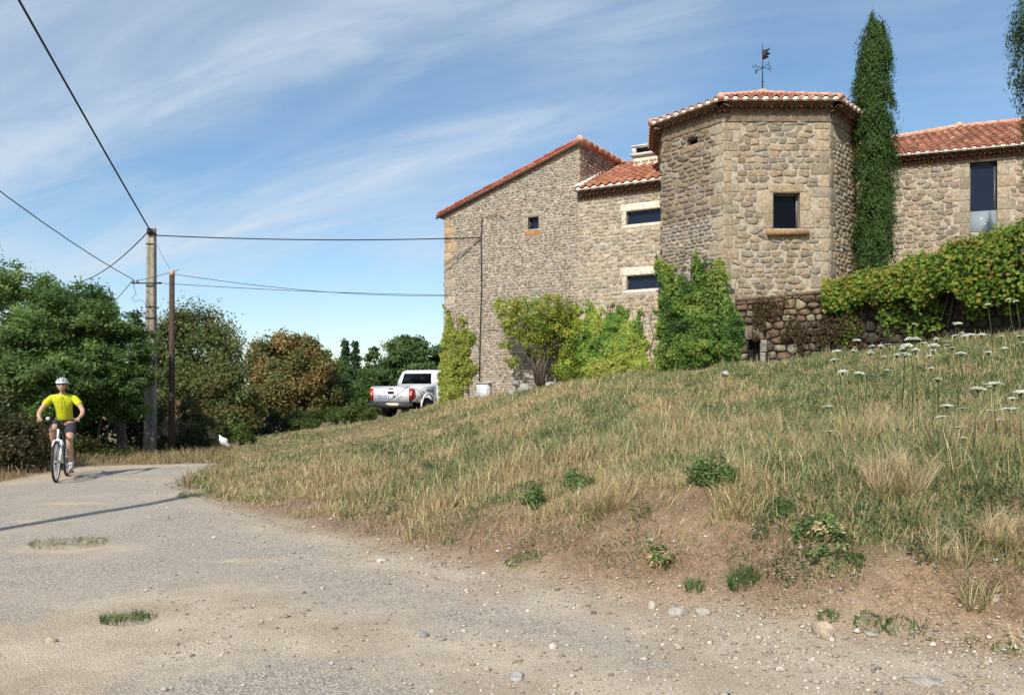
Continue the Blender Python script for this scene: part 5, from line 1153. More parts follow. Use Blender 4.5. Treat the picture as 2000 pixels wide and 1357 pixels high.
    for x_ in (1.06, 4.28):
        for s_ in (-1, 1):
            M = Matrix.Translation(T(x_, s_*.78, .38)) @ Matrix.Rotation(-hd, 4, 'Z')
            ty = MB(); ty.lathe([(.22, -.11), (.34, -.125), (.375, -.09), (.38, 0), (.375, .09), (.34, .125), (.22, .11), (.22, -.11)], (0, 0, 0), 'X', 28, (.025, .025, .025), M)
            w = ty.build('wheel', M_MATTE, o, True)
            rm = MB(); rm.lathe([(0, .06), (.06, .07), (.06, .05), (.20, .04), (.225, .10), (.235, .11), (.235, -.1)], (0, 0, 0), 'X', 24, (.35, .35, .36), M @ Matrix.Scale(s_, 4, (1, 0, 0)))
            for k in range(6):
                an = math.pi*k/3; rm.box((.075*s_, .13*math.cos(an), .13*math.sin(an)), (.03, .20, .035), Matrix.Rotation(an, 3, 'X'), (.5, .5, .5), M)
            rm.build('rim', M_METAL, w)
build_truck()

# ------------------------------------------------------------------ cyclist
def skin_mesh(name, nodes, edges, mat, M, parent=None, col=(.5, .5, .5), sub=2, root=0):
    """nodes: (x, y, z, r) or (x, y, z, (rx, ry)); one continuous surface grown round the skeleton"""
    me = bpy.data.meshes.new('t'); me.from_pydata([n[:3] for n in nodes], edges, []); ob = bpy.data.objects.new('t', me); COL.objects.link(ob)
    sk = ob.modifiers.new('s', 'SKIN'); sk.use_smooth_shade = True; sk.branch_smoothing = 0.3
    for i, n in enumerate(nodes):
        v = me.skin_vertices[0].data[i]; r = n[3]; v.radius = (r, r) if not hasattr(r, '__len__') else r; v.use_root = (i == root)
    s_ = ob.modifiers.new('u', 'SUBSURF'); s_.levels = sub; s_.render_levels = sub
    dg = bpy.context.evaluated_depsgraph_get(); dg.update(); ev = ob.evaluated_get(dg); m2 = ev.to_mesh()
    V = np.array([M @ v.co for v in m2.vertices]); Fc = [tuple(p.vertices) for p in m2.polygons]; ev.to_mesh_clear()
    bpy.data.objects.remove(ob); bpy.data.meshes.remove(me)
    return from_data(name, V, Fc, mat, parent, np.tile(np.array(col), (len(V), 1)), True) if name else (V, Fc)
def build_cyclist():
    fx, fy = -7.79, 13.12; hd = Vector((.36, -.93, 0)).normalized(); O = Vector((fx, fy, 0))-hd*1.07; side = Vector((-hd.y, hd.x, 0)); zg = hgt(O.x, O.y)+.004
    M = Matrix(((hd.x, side.x, 0, O.x), (hd.y, side.y, 0, O.y), (0, 0, 1, zg), (0, 0, 0, 1)))     # x forward, y to the rider's left, z up; origin under the rear wheel
    # --- bicycle
    b = empty('bicycle', O+Vector((0, 0, zg)), 'bicycle with pale fork and green bottle ridden towards the viewer', 'bicycle')
    BK = (.02, .02, .022); WT = (.72, .72, .72)
    def tb(mb, pts, r, col, seg=8): mb.tube([M @ Vector(p) for p in pts], r, seg, col)
    fr = MB(); G = (.10, .11, .11)
    tb(fr, [(.45, 0, .29), (.25, 0, .86)], .017, G); tb(fr, [(.45, 0, .29), (.88, 0, .76)], .021, WT); tb(fr, [(.27, 0, .80), (.87, 0, .86)], .017, G); tb(fr, [(.89, 0, .74), (.86, 0, .90)], .020, WT)
    for s_ in (-1, 1): tb(fr, [(.45, s_*.03, .29), (0, s_*.06, .35)], .010, G); tb(fr, [(.27, s_*.02, .80), (0, s_*.06, .35)], .009, G)
    fr.build('frame', M_METAL, b, True)
    fk = MB(); tb(fk, [(.89, 0, .74), (.90, 0, .70)], .024, WT)
    for s_ in (-1, 1): tb(fk, [(.90, s_*.0, .72), (.905, s_*.055, .70), (.97, s_*.058, .52), (1.07, s_*.056, .35)], [.018, .022, .020, .012], WT)
    fk.build('fork', M_METAL, b, True)
    for x_ in (0, 1.07):
        t = MB(); prof = [(.335+.019*math.cos(a_), .020*math.sin(a_)) for a_ in [2*math.pi*k/8 for k in range(9)]]; t.lathe(prof, (x_, 0, .354), 'Y', 40, (.03, .03, .03), M); w = t.build('wheel', M_MATTE, b, True)
        r_ = MB(); r_.lathe([(.318, -.010), (.318, .010), (.300, .008), (.300, -.008), (.318, -.010)], (x_, 0, .354), 'Y', 40, (.45, .45, .46), M); r_.build('rim', M_METAL, w, True)
        sp = MB()
        tb(sp, [(x_, -.05, .354), (x_, .05, .354)], .022, (.3, .3, .3))
        for k in range(24):
            an = 2*math.pi*k/24; tb(sp, [(x_, .03*(-1)**k, .354), (x_+.305*math.cos(an), 0, .354+.305*math.sin(an))], .0022, (.55, .55, .55), 4)
        sp.build('spokes', M_METAL, w)
    hb = MB(); tb(hb, [(.86, 0, .90), (.88, 0, 1.00), (.93, 0, 1.03)], .016, BK); tb(hb, [(.80, -.33, 1.04), (.86, -.2, 1.05), (.93, -.04, 1.04), (.93, .04, 1.04), (.86, .2, 1.05), (.80, .33, 1.04)], .013, BK)
    hbo = hb.build('handlebar', M_METAL, b, True)
    for s_ in (-1, 1): g = MB(); tb(g, [(.80, s_*.33, 1.04), (.835, s_*.235, 1.047)], .018, BK); g.build('grip', M_MATTE, hbo, True)
    dv = MB(); dv.blob((.95, -.14, 1.09), (.03, .035, .03), 8, 6, (.6, .6, .6), M=M); dv.build('bell', M_METAL, hbo, True)
    sd = MB(); sd.blob((.20, 0, .93), (.14, .075, .035), 12, 6, BK, M=M); sd.build('saddle', M_MATTE, b, True)
    sp = MB(); tb(sp, [(.26, 0, .84), (.235, 0, .92)], .013, (.3, .3, .3)); sp.build('seat_post', M_METAL, b, True)
    bt = MB(); tb(bt, [(.56, 0, .50), (.66, 0, .61), (.68, 0, .63), (.70, 0, .65)], [.037, .037, .02, .018], (.03, .30, .12), 10); bt.build('bottle', M_PAINT, b, True)
    ck = MB(); tb(ck, [(.45, -.07, .29), (.45, .07, .29)], .018, (.2, .2, .2)); tb(ck, [(.45, .075, .29), (.47, .08, .12)], .011, (.2, .2, .2)); tb(ck, [(.45, -.075, .29), (.43, -.08, .46)], .011, (.2, .2, .2))
    ck.lathe([(.085, .055), (.095, .055), (.095, .06), (.085, .06)], (.45, 0, .29), 'Y', 24, (.08, .08, .08), M)
    cko = ck.build('cranks', M_METAL, b, True)
    for s_, x_, z_ in ((1, .47, .12), (-1, .43, .46)): p = MB(); p.box((x_, s_*.135, z_), (.09, .09, .022), None, BK, M); p.build('pedal', M_MATTE, cko)
    # --- rider
    p = empty('person', O+Vector((0, 0, zg)), 'cyclist in yellow jersey, dark shorts, white helmet and sunglasses riding towards the viewer', 'person')
    N = []; E = []
    def add(pt, r, par=None):
        N.append((*pt, r)); i = len(N)-1
        if par is not None: E.append((par, i))
        return i
    pel = add((.22, 0, 1.00), .135); wa = add((.29, 0, 1.14), .120, pel); chn = add((.36, 0, 1.30), .135, wa); cht = add((.41, 0, 1.42), .115, chn); nk = add((.45, 0, 1.50), .055, cht); nk2 = add((.475, 0, 1.565), .052, nk)
    hand_c = []
    for s_ in (-1, 1):
        sh = add((.42, s_*.17, 1.43), .062, cht); ua = add((.48, s_*.26, 1.34), .050, sh); el = add((.55, s_*.335, 1.20), .040, ua); fa = add((.67, s_*.33, 1.13), .036, el); wr = add((.755, s_*.295, 1.085), .024, fa); pm = add((.800, s_*.285, 1.078), .026, wr)
        hip = add((.26, s_*.10, .97), .098, pel)
        if s_ > 0: kn, an_, toe = (.62, .13, .66), (.42, .13, .22), (.56, .135, .145)
        else: kn, an_, toe = (.66, -.13, .86), (.40, -.125, .545), (.53, -.135, .48)
        th = add(tuple(Vector((.26, s_*.10, .97)).lerp(Vector(kn), .5)), .082, hip); k_ = add(kn, .056, th); cf = add(tuple(Vector(kn).lerp(Vector(an_), .35)+Vector((-.02, 0, 0))), .055, k_); a2 = add(an_, .034, cf); add(toe, .03, a2)
    V, Fc = skin_mesh(None, N, E, None, M, sub=2)
    mb = MB(); SK = (.52, .30, .21); mb.v = [tuple(v) for v in V]; mb.f = Fc; mb.c = [SK]*len(V)
    # fingers curl round the grips, thumb from the side of the palm
    for s_ in (-1, 1):
        for k, (dy, ln) in enumerate(((-.030, .90), (-.010, 1.0), (.010, .95), (.028, .78))):
            y = s_*(.285)+dy; base = (.812, y, 1.085); Vf, Ff = skin_mesh(None, [(*base, .0095), (.812+.030*ln, y, 1.078, .009), (.812+.042*ln, y, 1.052, .008), (.812+.026*ln, y, 1.030, .007), (.812+.008, y, 1.026, .006)], [(0, 1), (1, 2), (2, 3), (3, 4)], None, M, sub=1)
            mb.add(Vf, Ff, SK)
        y = s_*.258; Vf, Ff = skin_mesh(None, [(.795, y, 1.072, .011), (.812, y-s_*.014, 1.055, .010), (.826, y-s_*.022, 1.040, .008), (.832, y-s_*.022, 1.026, .007)], [(0, 1), (1, 2), (2, 3)], None, M, sub=1); mb.add(Vf, Ff, SK)
    # head: skull, jaw, nose, ears
    hc = Vector((.515, 0, 1.665)); vs = []; seg = 20; ring = 14
    for i in range(ring+1):
        th = math.pi*i/ring
        for k in range(seg):
            ph = 2*math.pi*k/seg; x = math.sin(th)*math.cos(ph); y = math.sin(th)*math.sin(ph); z = math.cos(th)
            jaw = max(0, -z); wy = .075*(1-.28*jaw); wx = .095*(1-.10*jaw)
            X = x*wx+(.012*jaw if x > 0 else -.0); Zz = z*(.118 if z > 0 else .122)
            if x > .8 and abs(z+.12) < .22 and abs(y) < .32: X += .026*(1-abs(z+.12)/.22)*(1-abs(y)/.32)     # nose
            if x > .6 and abs(z+.50) < .08 and abs(y) < .4: X -= .004                                        # mouth line
            if x > .5 and abs(z-.10) < .14 and .2 < abs(y) < .6: X -= .008                                    # eye sockets
            vs.append(M @ (hc+Vector((X, y*wy/.075*.076, Zz))))
    mb.add(vs, [(i*seg+k, (i+1)*seg+k, (i+1)*seg+(k+1) % seg, i*seg+(k+1) % seg) for i in range(ring) for k in range(seg)], SK)
    for s_ in (-1, 1): mb.blob(tuple(hc+Vector((-.005, s_*.080, -.012))), (.018, .009, .032), 8, 6, SK, M=M)
    mb.blob(tuple(hc+Vector((.093, 0, -.062))), (.010, .028, .007), 8, 6, (.42, .16, .13), M=M)
    mb.build('body', M_SKIN, p, True)
    hr = MB(); hr.blob(tuple(hc+Vector((-.018, 0, .010))), (.088, .083, .105), 14, 10, (.10, .08, .06), M=M); hr.build('hair', M_CLOTH, p, True)
    gl = MB()
    for s_ in (-1, 1): gl.blob(tuple(hc+Vector((.090, s_*.034, .018))), (.012, .031, .019), 10, 8, (.02, .01, .01), M=M)
    gl.tube([M @ (hc+Vector((.10, -.02, .024))), M @ (hc+Vector((.10, .02, .024)))], .004, 5, (.02, .01, .01))
    for s_ in (-1, 1): gl.tube([M @ (hc+Vector((.082, s_*.060, .022))), M @ (hc+Vector((.0, s_*.084, .016)))], .004, 5, (.05, .01, .01))
    gl.build('sunglasses', M_PAINT, p, True)
    hm = MB(); vs = []; seg = 24; ring = 8
    for i in range(ring+1):
        th = .5*math.pi*i/ring*1.08
        for k in range(seg):
            ph = 2*math.pi*k/seg; rr = 1+.05*math.cos(6*ph)*math.sin(th*2); vs.append(M @ (hc+Vector((.132*math.sin(th)*math.cos(ph)*rr-.005, .100*math.sin(th)*math.sin(ph)*rr, .045+.095*math.cos(th)))))
    hm.add(vs, [(i*seg+k, (i+1)*seg+k, (i+1)*seg+(k+1) % seg, i*seg+(k+1) % seg) for i in range(ring) for k in range(seg)], (.80, .79, .76))
    ho = hm.build('helmet', M_PAINT, p, True)
    vt = MB()
    for s_, (ph, th) in enumerate(((0, .75), (.55, .8), (-.55, .8), (.28, 1.15), (-.28, 1.15), (.9, 1.1), (-.9, 1.1))):
        c = hc+Vector((.134*math.sin(th)*math.cos(ph)-.005, .102*math.sin(th)*math.sin(ph), .045+.097*math.cos(th))); vt.blob(tuple(c), (.018, .010, .018), 8, 5, (.06, .06, .06), M=M)
    vt.build('vents', M_MATTE, ho, True)
    sg = MB()
    for s_ in (-1, 1): sg.tube([M @ (hc+Vector((.0, s_*.084, .05))), M @ (hc+Vector((.03, s_*.070, -.07))), M @ (hc+Vector((.05, s_*.01, -.118)))], .004, 5, (.05, .05, .05))
    sg.build('chin_strap', M_MATTE, ho)
    # jersey: torso and short sleeves; shorts; socks and shoes
    YL = (.56, .58, .02); N = []; E = []
    a0 = add((.245, 0, 1.03), .150); a1 = add((.29, 0, 1.14), .145, a0); a2 = add((.36, 0, 1.30), .158, a1); a3 = add((.41, 0, 1.425), .128, a2); add((.452, 0, 1.518), .070, a3)
    for s_ in (-1, 1): sh = add((.42, s_*.175, 1.435), .078, a3); ua = add((.475, s_*.255, 1.345), .066, sh); add((.50, s_*.285, 1.30), .060, ua)
    js = skin_mesh('jersey', N, E, M_CLOTH, M, p, YL)
    zp = MB(); zp.tube([M @ Vector(q) for q in ((.53, 0, 1.47), (.545, 0, 1.40), (.525, 0, 1.30), (.49, 0, 1.22))], .006, 5, (.25, .27, .02)); zp.build('zip', M_MATTE, js)
    N = []; E = []; q0 = add((.21, 0, 1.00), .150)
    add((.25, 0, 1.07), .142, q0)
    for s_, kn in ((1, (.62, .13, .66)), (-1, (.66, -.13, .86))):
        h0 = add((.26, s_*.10, .975), .115, q0); e = Vector((.26, s_*.10, .97)).lerp(Vector(kn), .70 if s_ > 0 else .62); mdl = Vector((.26, s_*.10, .97)).lerp(Vector(kn), .38); m_ = add(tuple(mdl), .108, h0); add(tuple(e), .098, m_)
    skin_mesh('shorts', N, E, M_CLOTH, M, p, (.045, .042, .050))
    for s_, an_, kn in ((1, (.42, .13, .22), (.62, .13, .66)), (-1, (.40, -.125, .545), (.66, -.13, .86))):
        d = (Vector(kn)-Vector(an_)).normalized(); a_ = Vector(an_); sh = MB(); heel = a_+Vector((-.045, 0, -.06)); toe = a_+Vector((.17, 0, -.075 if s_ > 0 else -.065))
        Vf, Ff = skin_mesh(None, [(*(a_+d*.03), .042), (*(a_+Vector((.0, 0, -.04))), .045), (*heel, .036), (*(a_+Vector((.08, 0, -.062))), .042), (*toe, .034)], [(0, 1), (1, 2), (1, 3), (3, 4)], None, M, sub=2); sh.add(Vf, Ff, (.42, .42, .42))
        so_ = sh.build('shoe', M_CLOTH, p, True); sl_ = MB(); sl_.box(tuple(a_+Vector((.06, 0, -.105))), (.25, .075, .018), None, (.55, .15, .08), M); sl_.build('sole', M_MATTE, so_)
        sk_ = MB(); sk_.tube([M @ (a_+d*.02), M @ (a_+d*.09)], [.042, .047], 12, (.70, .70, .70)); sk_.build('sock', M_CLOTH, p, True)
build_cyclist()

# ------------------------------------------------------------------ small things by the road and the house
def rock(name, label, p, r, col, seed, cat='stone', group=None, parent=None):
    rs = np.random.RandomState(seed); seg, ring = 10, 7; V = []
    for i in range(ring+1):
        for k in range(seg):
            th = math.pi*i/ring; ph = 2*math.pi*k/seg; V.append((math.sin(th)*math.cos(ph), math.sin(th)*math.sin(ph), math.cos(th)))
    V = np.array(V); nrm = rs.normal(size=(9, 3)); nrm /= np.linalg.norm(nrm, axis=1, keepdims=True)
    for q in nrm:                                   # facets
        d = V@q; V = V-np.outer(np.maximum(d-rs.uniform(.55, .8), 0), q)
    an = rs.uniform(0, 6.28); c, s = math.cos(an), math.sin(an); V = V*np.array(r); V = np.c_[V[:, 0]*c-V[:, 1]*s, V[:, 0]*s+V[:, 1]*c, V[:, 2]]+np.array(p)
    Fc = [(i*seg+k, (i+1)*seg+k, (i+1)*seg+(k+1) % seg, i*seg+(k+1) % seg) for i in range(ring) for k in range(seg)]
    return tag(from_data(name, V, Fc, M_STONE, parent, np.tile(np.array(col)*.78, (len(V), 1))), label, cat, group)
def on_ground(px, py):                              # where the sight line of that place meets the terrain
    d0 = 2.5
    while d0 < 60:
        q = at(px, py, d0)
        if q.z < hgt(q.x, q.y): break
        d0 *= 1.02
    lo, hi = d0/1.02, d0
    for _ in range(14):
        m = (lo+hi)/2; q = at(px, py, m)
        if q.z < hgt(q.x, q.y): hi = m
        else: lo = m
    q = at(px, py, hi); return Vector((q.x, q.y, hgt(q.x, q.y)))
def build_small():
    ROCKS = [(1608, 1236, .105, .075, (0.52, 0.42, 0.30), 'largest rounded pale stone at the foot of the right bank'), (1320, 1197, .10, .035, (0.50, 0.45, 0.38), 'flat pale stone half buried at the foot of the bank, right of centre'),
             (1372, 1200, .07, .035, (0.55, 0.49, 0.41), 'small pale stone just right of a flat one below the bank'), (828, 1243, .05, .035, (0.30, 0.28, 0.25), 'grey stone on the road in the centre foreground'),
             (99, 1256, .04, .032, (0.55, 0.45, 0.32), 'round yellowish stone on the sandy patch at lower left'), (745, 1097, .07, .025, (0.56, 0.50, 0.42), 'pale flat stone on the sandy road edge, centre left'),
             (1010, 1325, .07, .03, (0.48, 0.44, 0.38), 'angular pale stone at the bottom centre of the road'), (1272, 1188, .05, .05, (0.54, 0.48, 0.38), 'upright pale chip left of the flat stones under the bank'),
             (1945, 1172, .05, .03, (0.55, 0.49, 0.42), 'white stone in the bank soil near the right edge'), (1700, 1240, .05, .02, (0.54, 0.49, 0.42), 'thin white stone between two green tufts, lower right'),
             (1800, 1335, .11, .025, (0.50, 0.45, 0.38), 'broad flat pale slab in the road at the lower right'), (1080, 1268, .035, .03, (0.60, 0.54, 0.46), 'small whitish stone on the road right of the grey one'),
             (1160, 1200, .03, .02, (0.20, 0.17, 0.14), 'small dark stone near the sandy edge, centre right'), (595, 1160, .025, .018, (0.12, 0.11, 0.10), 'dark chip on the asphalt left of centre'), (345, 1125, .02, .015, (0.10, 0.09, 0.08), 'tiny dark chip on the asphalt at left')]
    for i, (px, py, r, h, col, lb) in enumerate(ROCKS):
        q = on_ground(px, py); rock('stone', lb, (q.x, q.y, q.z+h*.35), (r, r*.7, h), col, 300+i, group='loose stones on the road and verge')
    # rubble by the shrub
    for i, (px, py, r, col, lb) in enumerate([(1000, 748, .16, (0.40, 0.37, 0.33), 'leftmost grey rubble stone at the foot of the wall shrub'), (1022, 742, .20, (0.46, 0.43, 0.38), 'biggest pale rubble block left of the shrub trunk'), (1036, 752, .13, (0.35, 0.32, 0.28), 'small rubble stone just in front of the shrub trunk'),
                                              (1075, 747, .14, (0.50, 0.46, 0.40), 'whitish rubble stone right of the shrub trunk'), (1010, 735, .14, (0.30, 0.28, 0.25), 'dark rubble stone lying on top of the pile by the shrub'), (1092, 752, .11, (0.24, 0.21, 0.18), 'rightmost dark rubble stone beyond the shrub')]):
        q = at(px, py, 21.6); zz = hgt(q.x, q.y); rock('rubble_stone', lb, (q.x, q.y, zz+r*.5+(.22 if i == 4 else 0)), (r*1.3, r, r*.8), col, 330+i, group='rubble under the wall shrub')
    q = on_ground(1418, 738); rock('stone', 'pale stone lying in the grass in front of the tower ivy', (q.x, q.y, q.z+.08), (.12, .10, .07), (0.55, 0.50, 0.42), 350)
    # white sign beside the lane
    d = 19.5; p = at(437, 878, d); zz = hgt(p.x, p.y); o = empty('road_sign', (p.x, p.y, zz), 'crooked white sign board by the small bush at the far road bend', 'sign')
    s_ = MB(); pts = [at(a, b_, d)for a, b_ in ((428, 849), (434, 854), (441, 856), (445, 860), (443, 863), (449, 870), (448, 875), (440, 870), (431, 868), (428, 860))]; s_.prism(pts, (.05, .02, 0) and Vector((.0, .02, 0)), (.82, .82, .82)); s_.build('board', M_PAINT, o)
    m = MB(); m.tube([(p.x-.02, d+.03, zz-.1), (p.x-.02, d+.03, CAM_Z+(HOR-866)/F*d)], .018, 6, (.12, .10, .08)); m.build('post', M_WOOD, o)
    # old overgrown bank of rubble behind the brown pole
    x, y = at(345, 880, 24).x, 24.0; rs = np.random.RandomState(5); ob = MB(); n_ = 26; vs = []; 
    c = Vector((x, y, hgt(x, y))); H = 1.6; 
    for i in range(n_+1):
        for k in range(32):
            th = 2*math.pi*k/32; f = i/n_; r_ = 1.25*(1-f**1.6)+.05; q = 1+.34*(vnoise(np.array([k*.5]), np.array([i*.45]), 3)[0]-.5)
            vs.append((c.x+r_*math.cos(th)*q, c.y+1.3*r_*math.sin(th)*q, c.z-.2+H*f+.18*(vnoise(np.array([k*.9]), np.array([i*.9]), 6)[0]-.5)))
    ob.add(vs, [(i*32+k, i*32+(k+1) % 32, (i+1)*32+(k+1) % 32, (i+1)*32+k) for i in range(n_) for k in range(32)], (0.27, 0.20, 0.12)); eb = tag(ob.build('earth_mound', M_MOSSY), 'steep brown earth mound with dry twigs behind the brown pole', 'mound')
    dt = MB(); rnd = random.Random(8)
    for _ in range(150):
        a_ = rnd.uniform(math.pi*1.0, math.pi*2.1); f = rnd.random(); r_ = 1.28*(1-f**1.6)+.05; b0 = Vector((c.x+r_*math.cos(a_), c.y+1.3*r_*math.sin(a_), c.z-.2+H*f)); e_ = b0+Vector((rnd.uniform(-.5, .5), rnd.uniform(-.25, .05), rnd.uniform(-.05, .4))); dt.tube([b0, b0.lerp(e_, .5)+Vector((0, 0, .06)), e_], [.010, .008, .004], 4, (0.32+rnd.random()*.1, .25, .16))
    dt.build('dry_twigs', M_BARK, eb)
build_small()
def mound_cover():
    x, y = at(360, 880, 22.8).x, 22.8
    bl = [pb(372, 850, 22.6, 24, 22), pb(350, 872, 22.2, 20, 14), pb(385, 872, 22.4, 26, 16), pb(318, 868, 22.6, 14, 20), pb(312, 890, 22.2, 12, 10), pb(372, 800, 23.4, 20, 26), pb(320, 800, 23.6, 12, 26), pb(395, 835, 23, 20, 24)]
    tree('mound_bush', 'patchy olive and straw coloured scrub growing over the earth mound', 'bush', (x, y, hgt(x, y)), bl, 9000, .08, G_OL+[(0.22, 0.17, 0.08), (0.16, 0.17, 0.06)], .04, seed=180, sub=16, spray=.7)
mound_cover()

# ------------------------------------------------------------------ meadow grass, tufts, gravel, flowers
def blades(name, X, Y, H, lean, width, cols, seed, segs=2, mat=M_GRASS, parent=None, Zs=None):
    """tapering bent blades rooted at X, Y"""
    rs = np.random.RandomState(seed); n = len(X); Z = height(X, Y)-.01 if Zs is None else Zs; az = rs.uniform(0, 2*np.pi, n); ld = rs.uniform(0, 2*np.pi, n)
    sx, sy = np.cos(az)*width*.5, np.sin(az)*width*.5; lx, ly = np.cos(ld)*lean*H, np.sin(ld)*lean*H
    m = .55; V = np.empty((n, 5, 3))
    V[:, 0] = np.c_[X-sx, Y-sy, Z]; V[:, 1] = np.c_[X+sx, Y+sy, Z]
    V[:, 2] = np.c_[X+sx*.7+lx*.35, Y+sy*.7+ly*.35, Z+H*m]; V[:, 3] = np.c_[X-sx*.7+lx*.35, Y-sy*.7+ly*.35, Z+H*m]
    V[:, 4] = np.c_[X+lx, Y+ly, Z+H*np.clip(1-.35*lean**2, .3, 1)]
    i = np.arange(n)*5; tri = np.stack([i, i+1, i+2, i, i+2, i+3, i+3, i+2, i+4], 1).reshape(-1, 3)
    return from_data(name, V.reshape(-1, 3), tri, mat, parent, np.repeat(cols, 5, 0))
def green_field(x, y):
    """how green (1) or dried out (0) the meadow is at a place"""
    px = 1000+x/np.maximum(y, .5)*F
    g = .34+.34*sstep(px, 1100, 1700)*sstep(y, 6.5, 10)+.16*sstep(y, 9, 16)
    g = g+(fbm(x*1.1+3, y*.7, 4, 51)-.5)*2.2
    s = poly_sd(x, y, ROAD); g = g-.28*sstep(s, 3.0, .8)*sstep(px, 1500, 900)
    return g
def build_grass():
    rs = np.random.RandomState(77)
    def sample(n, ymin, ymax, power):
        u = rs.rand(n); y = (ymin**power+(ymax**power-ymin**power)*u)**(1/power); x = (rs.uniform(-760, 1420, n))/F*y
        return x, y
    # candidates spread so that the number of blades per photograph area stays even
    x, y = sample(2200000, 4.2, 30, 0.35)
    gm = grass_mask(x, y); clump = fbm(x*2.6, y*2.6, 4, 61); s = poly_sd(x, y, ROAD)
    bld = (x-K.x)*NG.x+(y-K.y)*NG.y                 # in front of the house wall
    brk = np.exp(-((s-2.3)/.75)**2)*sstep(1000+x/y*F, 1150, 1350)*sstep(fbm(x*.9+7, y*.9, 3, 66), .42, .58); thr = .60-.42*gm+.30*brk; dens = np.clip((clump-thr)*5, .0, 1)*(.25+.75*gm)+.035*sstep(s, .2, .9)
    ok = (rs.rand(len(x)) < dens*.62) & (s > .05) & ((bld > .02) | (x < -2.2))
    inside = poly_sd(x, y, [(p.x, p.y) for p in TW]+[(20, 13), (20, 30), (4.2, 30), (3.9, 20.3), (5.15, 18.6)]) < 0
    ok &= ~inside
    x, y = x[ok], y[ok]; n = len(x)
    g = green_field(x, y); green = rs.rand(n) < np.clip(g, .10, .72); s = poly_sd(x, y, ROAD)
    hn = fbm(x*.9, y*.9, 3, 71)
    H = np.where(green, rs.uniform(.07, .20, n), rs.uniform(.10, .26, n))*(.25+1.15*hn)*(1-.30*sstep(y, 8, 15))*rs.uniform(.6, 1.3, n); gm = gm[ok]; H *= (.55+.30*gm)*(1-.55*sstep(1000+x/y*F, 900, 760)*sstep(y, 13, 17))
    tall = rs.rand(n) < .06*(.3+1.8*hn); H[tall] *= 2.1
    patch = fbm(x*1.6+9, y*1.6, 3, 81); H *= .75+.7*sstep(patch, .5, .72)
    W = (.0030+.00070*y)*rs.uniform(.7, 1.4, n)*np.where(green, 1.15, .85)
    lean = rs.uniform(.1, .9, n)*(1.5-.6*gm)
    gc = pal_pick(rs, [(0.12, 0.175, 0.06), (0.08, 0.13, 0.045), (0.17, 0.22, 0.075), (0.12, 0.16, 0.07), (0.21, 0.25, 0.10), (0.06, 0.10, 0.04)], n); dc = pal_pick(rs, [(0.52, 0.42, 0.22), (0.43, 0.34, 0.175), (0.60, 0.50, 0.29), (0.36, 0.26, 0.14), (0.50, 0.38, 0.24), (0.27, 0.185, 0.10), (0.34, 0.33, 0.13)], n)
    c = np.where(green[:, None], gc*1.3, dc*np.array([1.16, 1.16, 1.16]))*rs.uniform(.7, 1.3, (n, 1))
    tag(blades('meadow_grass', x, y, H, lean, W, c, 5), 'mixed dry straw and green grass covering the bank and meadow', 'grass', kind='stuff')
    # left verge and far field edge
    x, y = rs.uniform(-17, -5, 60000), rs.uniform(12, 24, 60000); s = poly_sd(x, y, ROAD); ok = (s > .05) & (rs.rand(len(x)) < .35+.5*fbm(x*1.5, y*1.5, 3, 5)) & (x < -.36*y+.0); x, y = x[ok], y[ok]; n = len(x)
    c = pal_pick(rs, [(0.40, 0.30, 0.16), (0.30, 0.22, 0.12), (0.12, 0.15, 0.05), (0.20, 0.17, 0.08), (0.46, 0.35, 0.19)], n)
    tag(blades('verge_grass', x, y, rs.uniform(.05, .26, n), rs.uniform(.2, .9, n), rs.uniform(.008, .016, n), c, 6), 'dry grass along the far and left road verge', 'grass', kind='stuff')
build_grass()
def tuft(px, py, w, hgt_, n, pal, label, name='grass_tuft', group=None, lean=(.3, 1.1), seed=1, wd=.006, cat='grass tuft'):
    q = on_ground(px, py); rs = np.random.RandomState(seed); r = w/F*q.y/2; a = rs.uniform(0, 6.28, n); rr = r*np.sqrt(rs.rand(n)); X = q.x+rr*np.cos(a); Y = q.y+rr*np.sin(a)*.8
    H = rs.uniform(.5, 1.15, n)*hgt_; c = pal_pick(rs, pal, n)*rs.uniform(.8, 1.2, (n, 1))
    o = blades(name, X, Y, H, rs.uniform(*lean, n), rs.uniform(.7, 1.3, n)*wd, c, seed); return tag(o, label, cat, group)
GR = [(0.08, 0.15, 0.04), (0.11, 0.19, 0.05), (0.15, 0.22, 0.07), (0.06, 0.11, 0.035)]; DR = [(0.56, 0.45, 0.26), (0.64, 0.53, 0.32), (0.46, 0.36, 0.20)]
def weed(px, py, w, hgt_, n, pal, label, seed=1, group=None):
    q = on_ground(px, py); rs = np.random.RandomState(seed); r = w/F*q.y/2; bl = []
    for k in range(7):
        a = rs.uniform(0, 6.28); rr = r*math.sqrt(rs.rand())*.8; x, y = q.x+rr*math.cos(a), q.y+rr*math.sin(a); h = hgt_*rs.uniform(.5, 1.0); bl.append((x, y, hgt(x, y)+h*.45, r*.34, r*.34, h*.5))
    P, Nn, s_, c = crown(rs, bl, n*3, .042, [(a*1.45, b*1.4, c_*1.5) for a, b, c_ in pal], sub=10, sub_r=.5, spray=.5, upb=.8); o = leaves_mesh('weed_clump', P, Nn, s_, c, None, .38, rs=rs); return tag(o, label, 'weed', group)
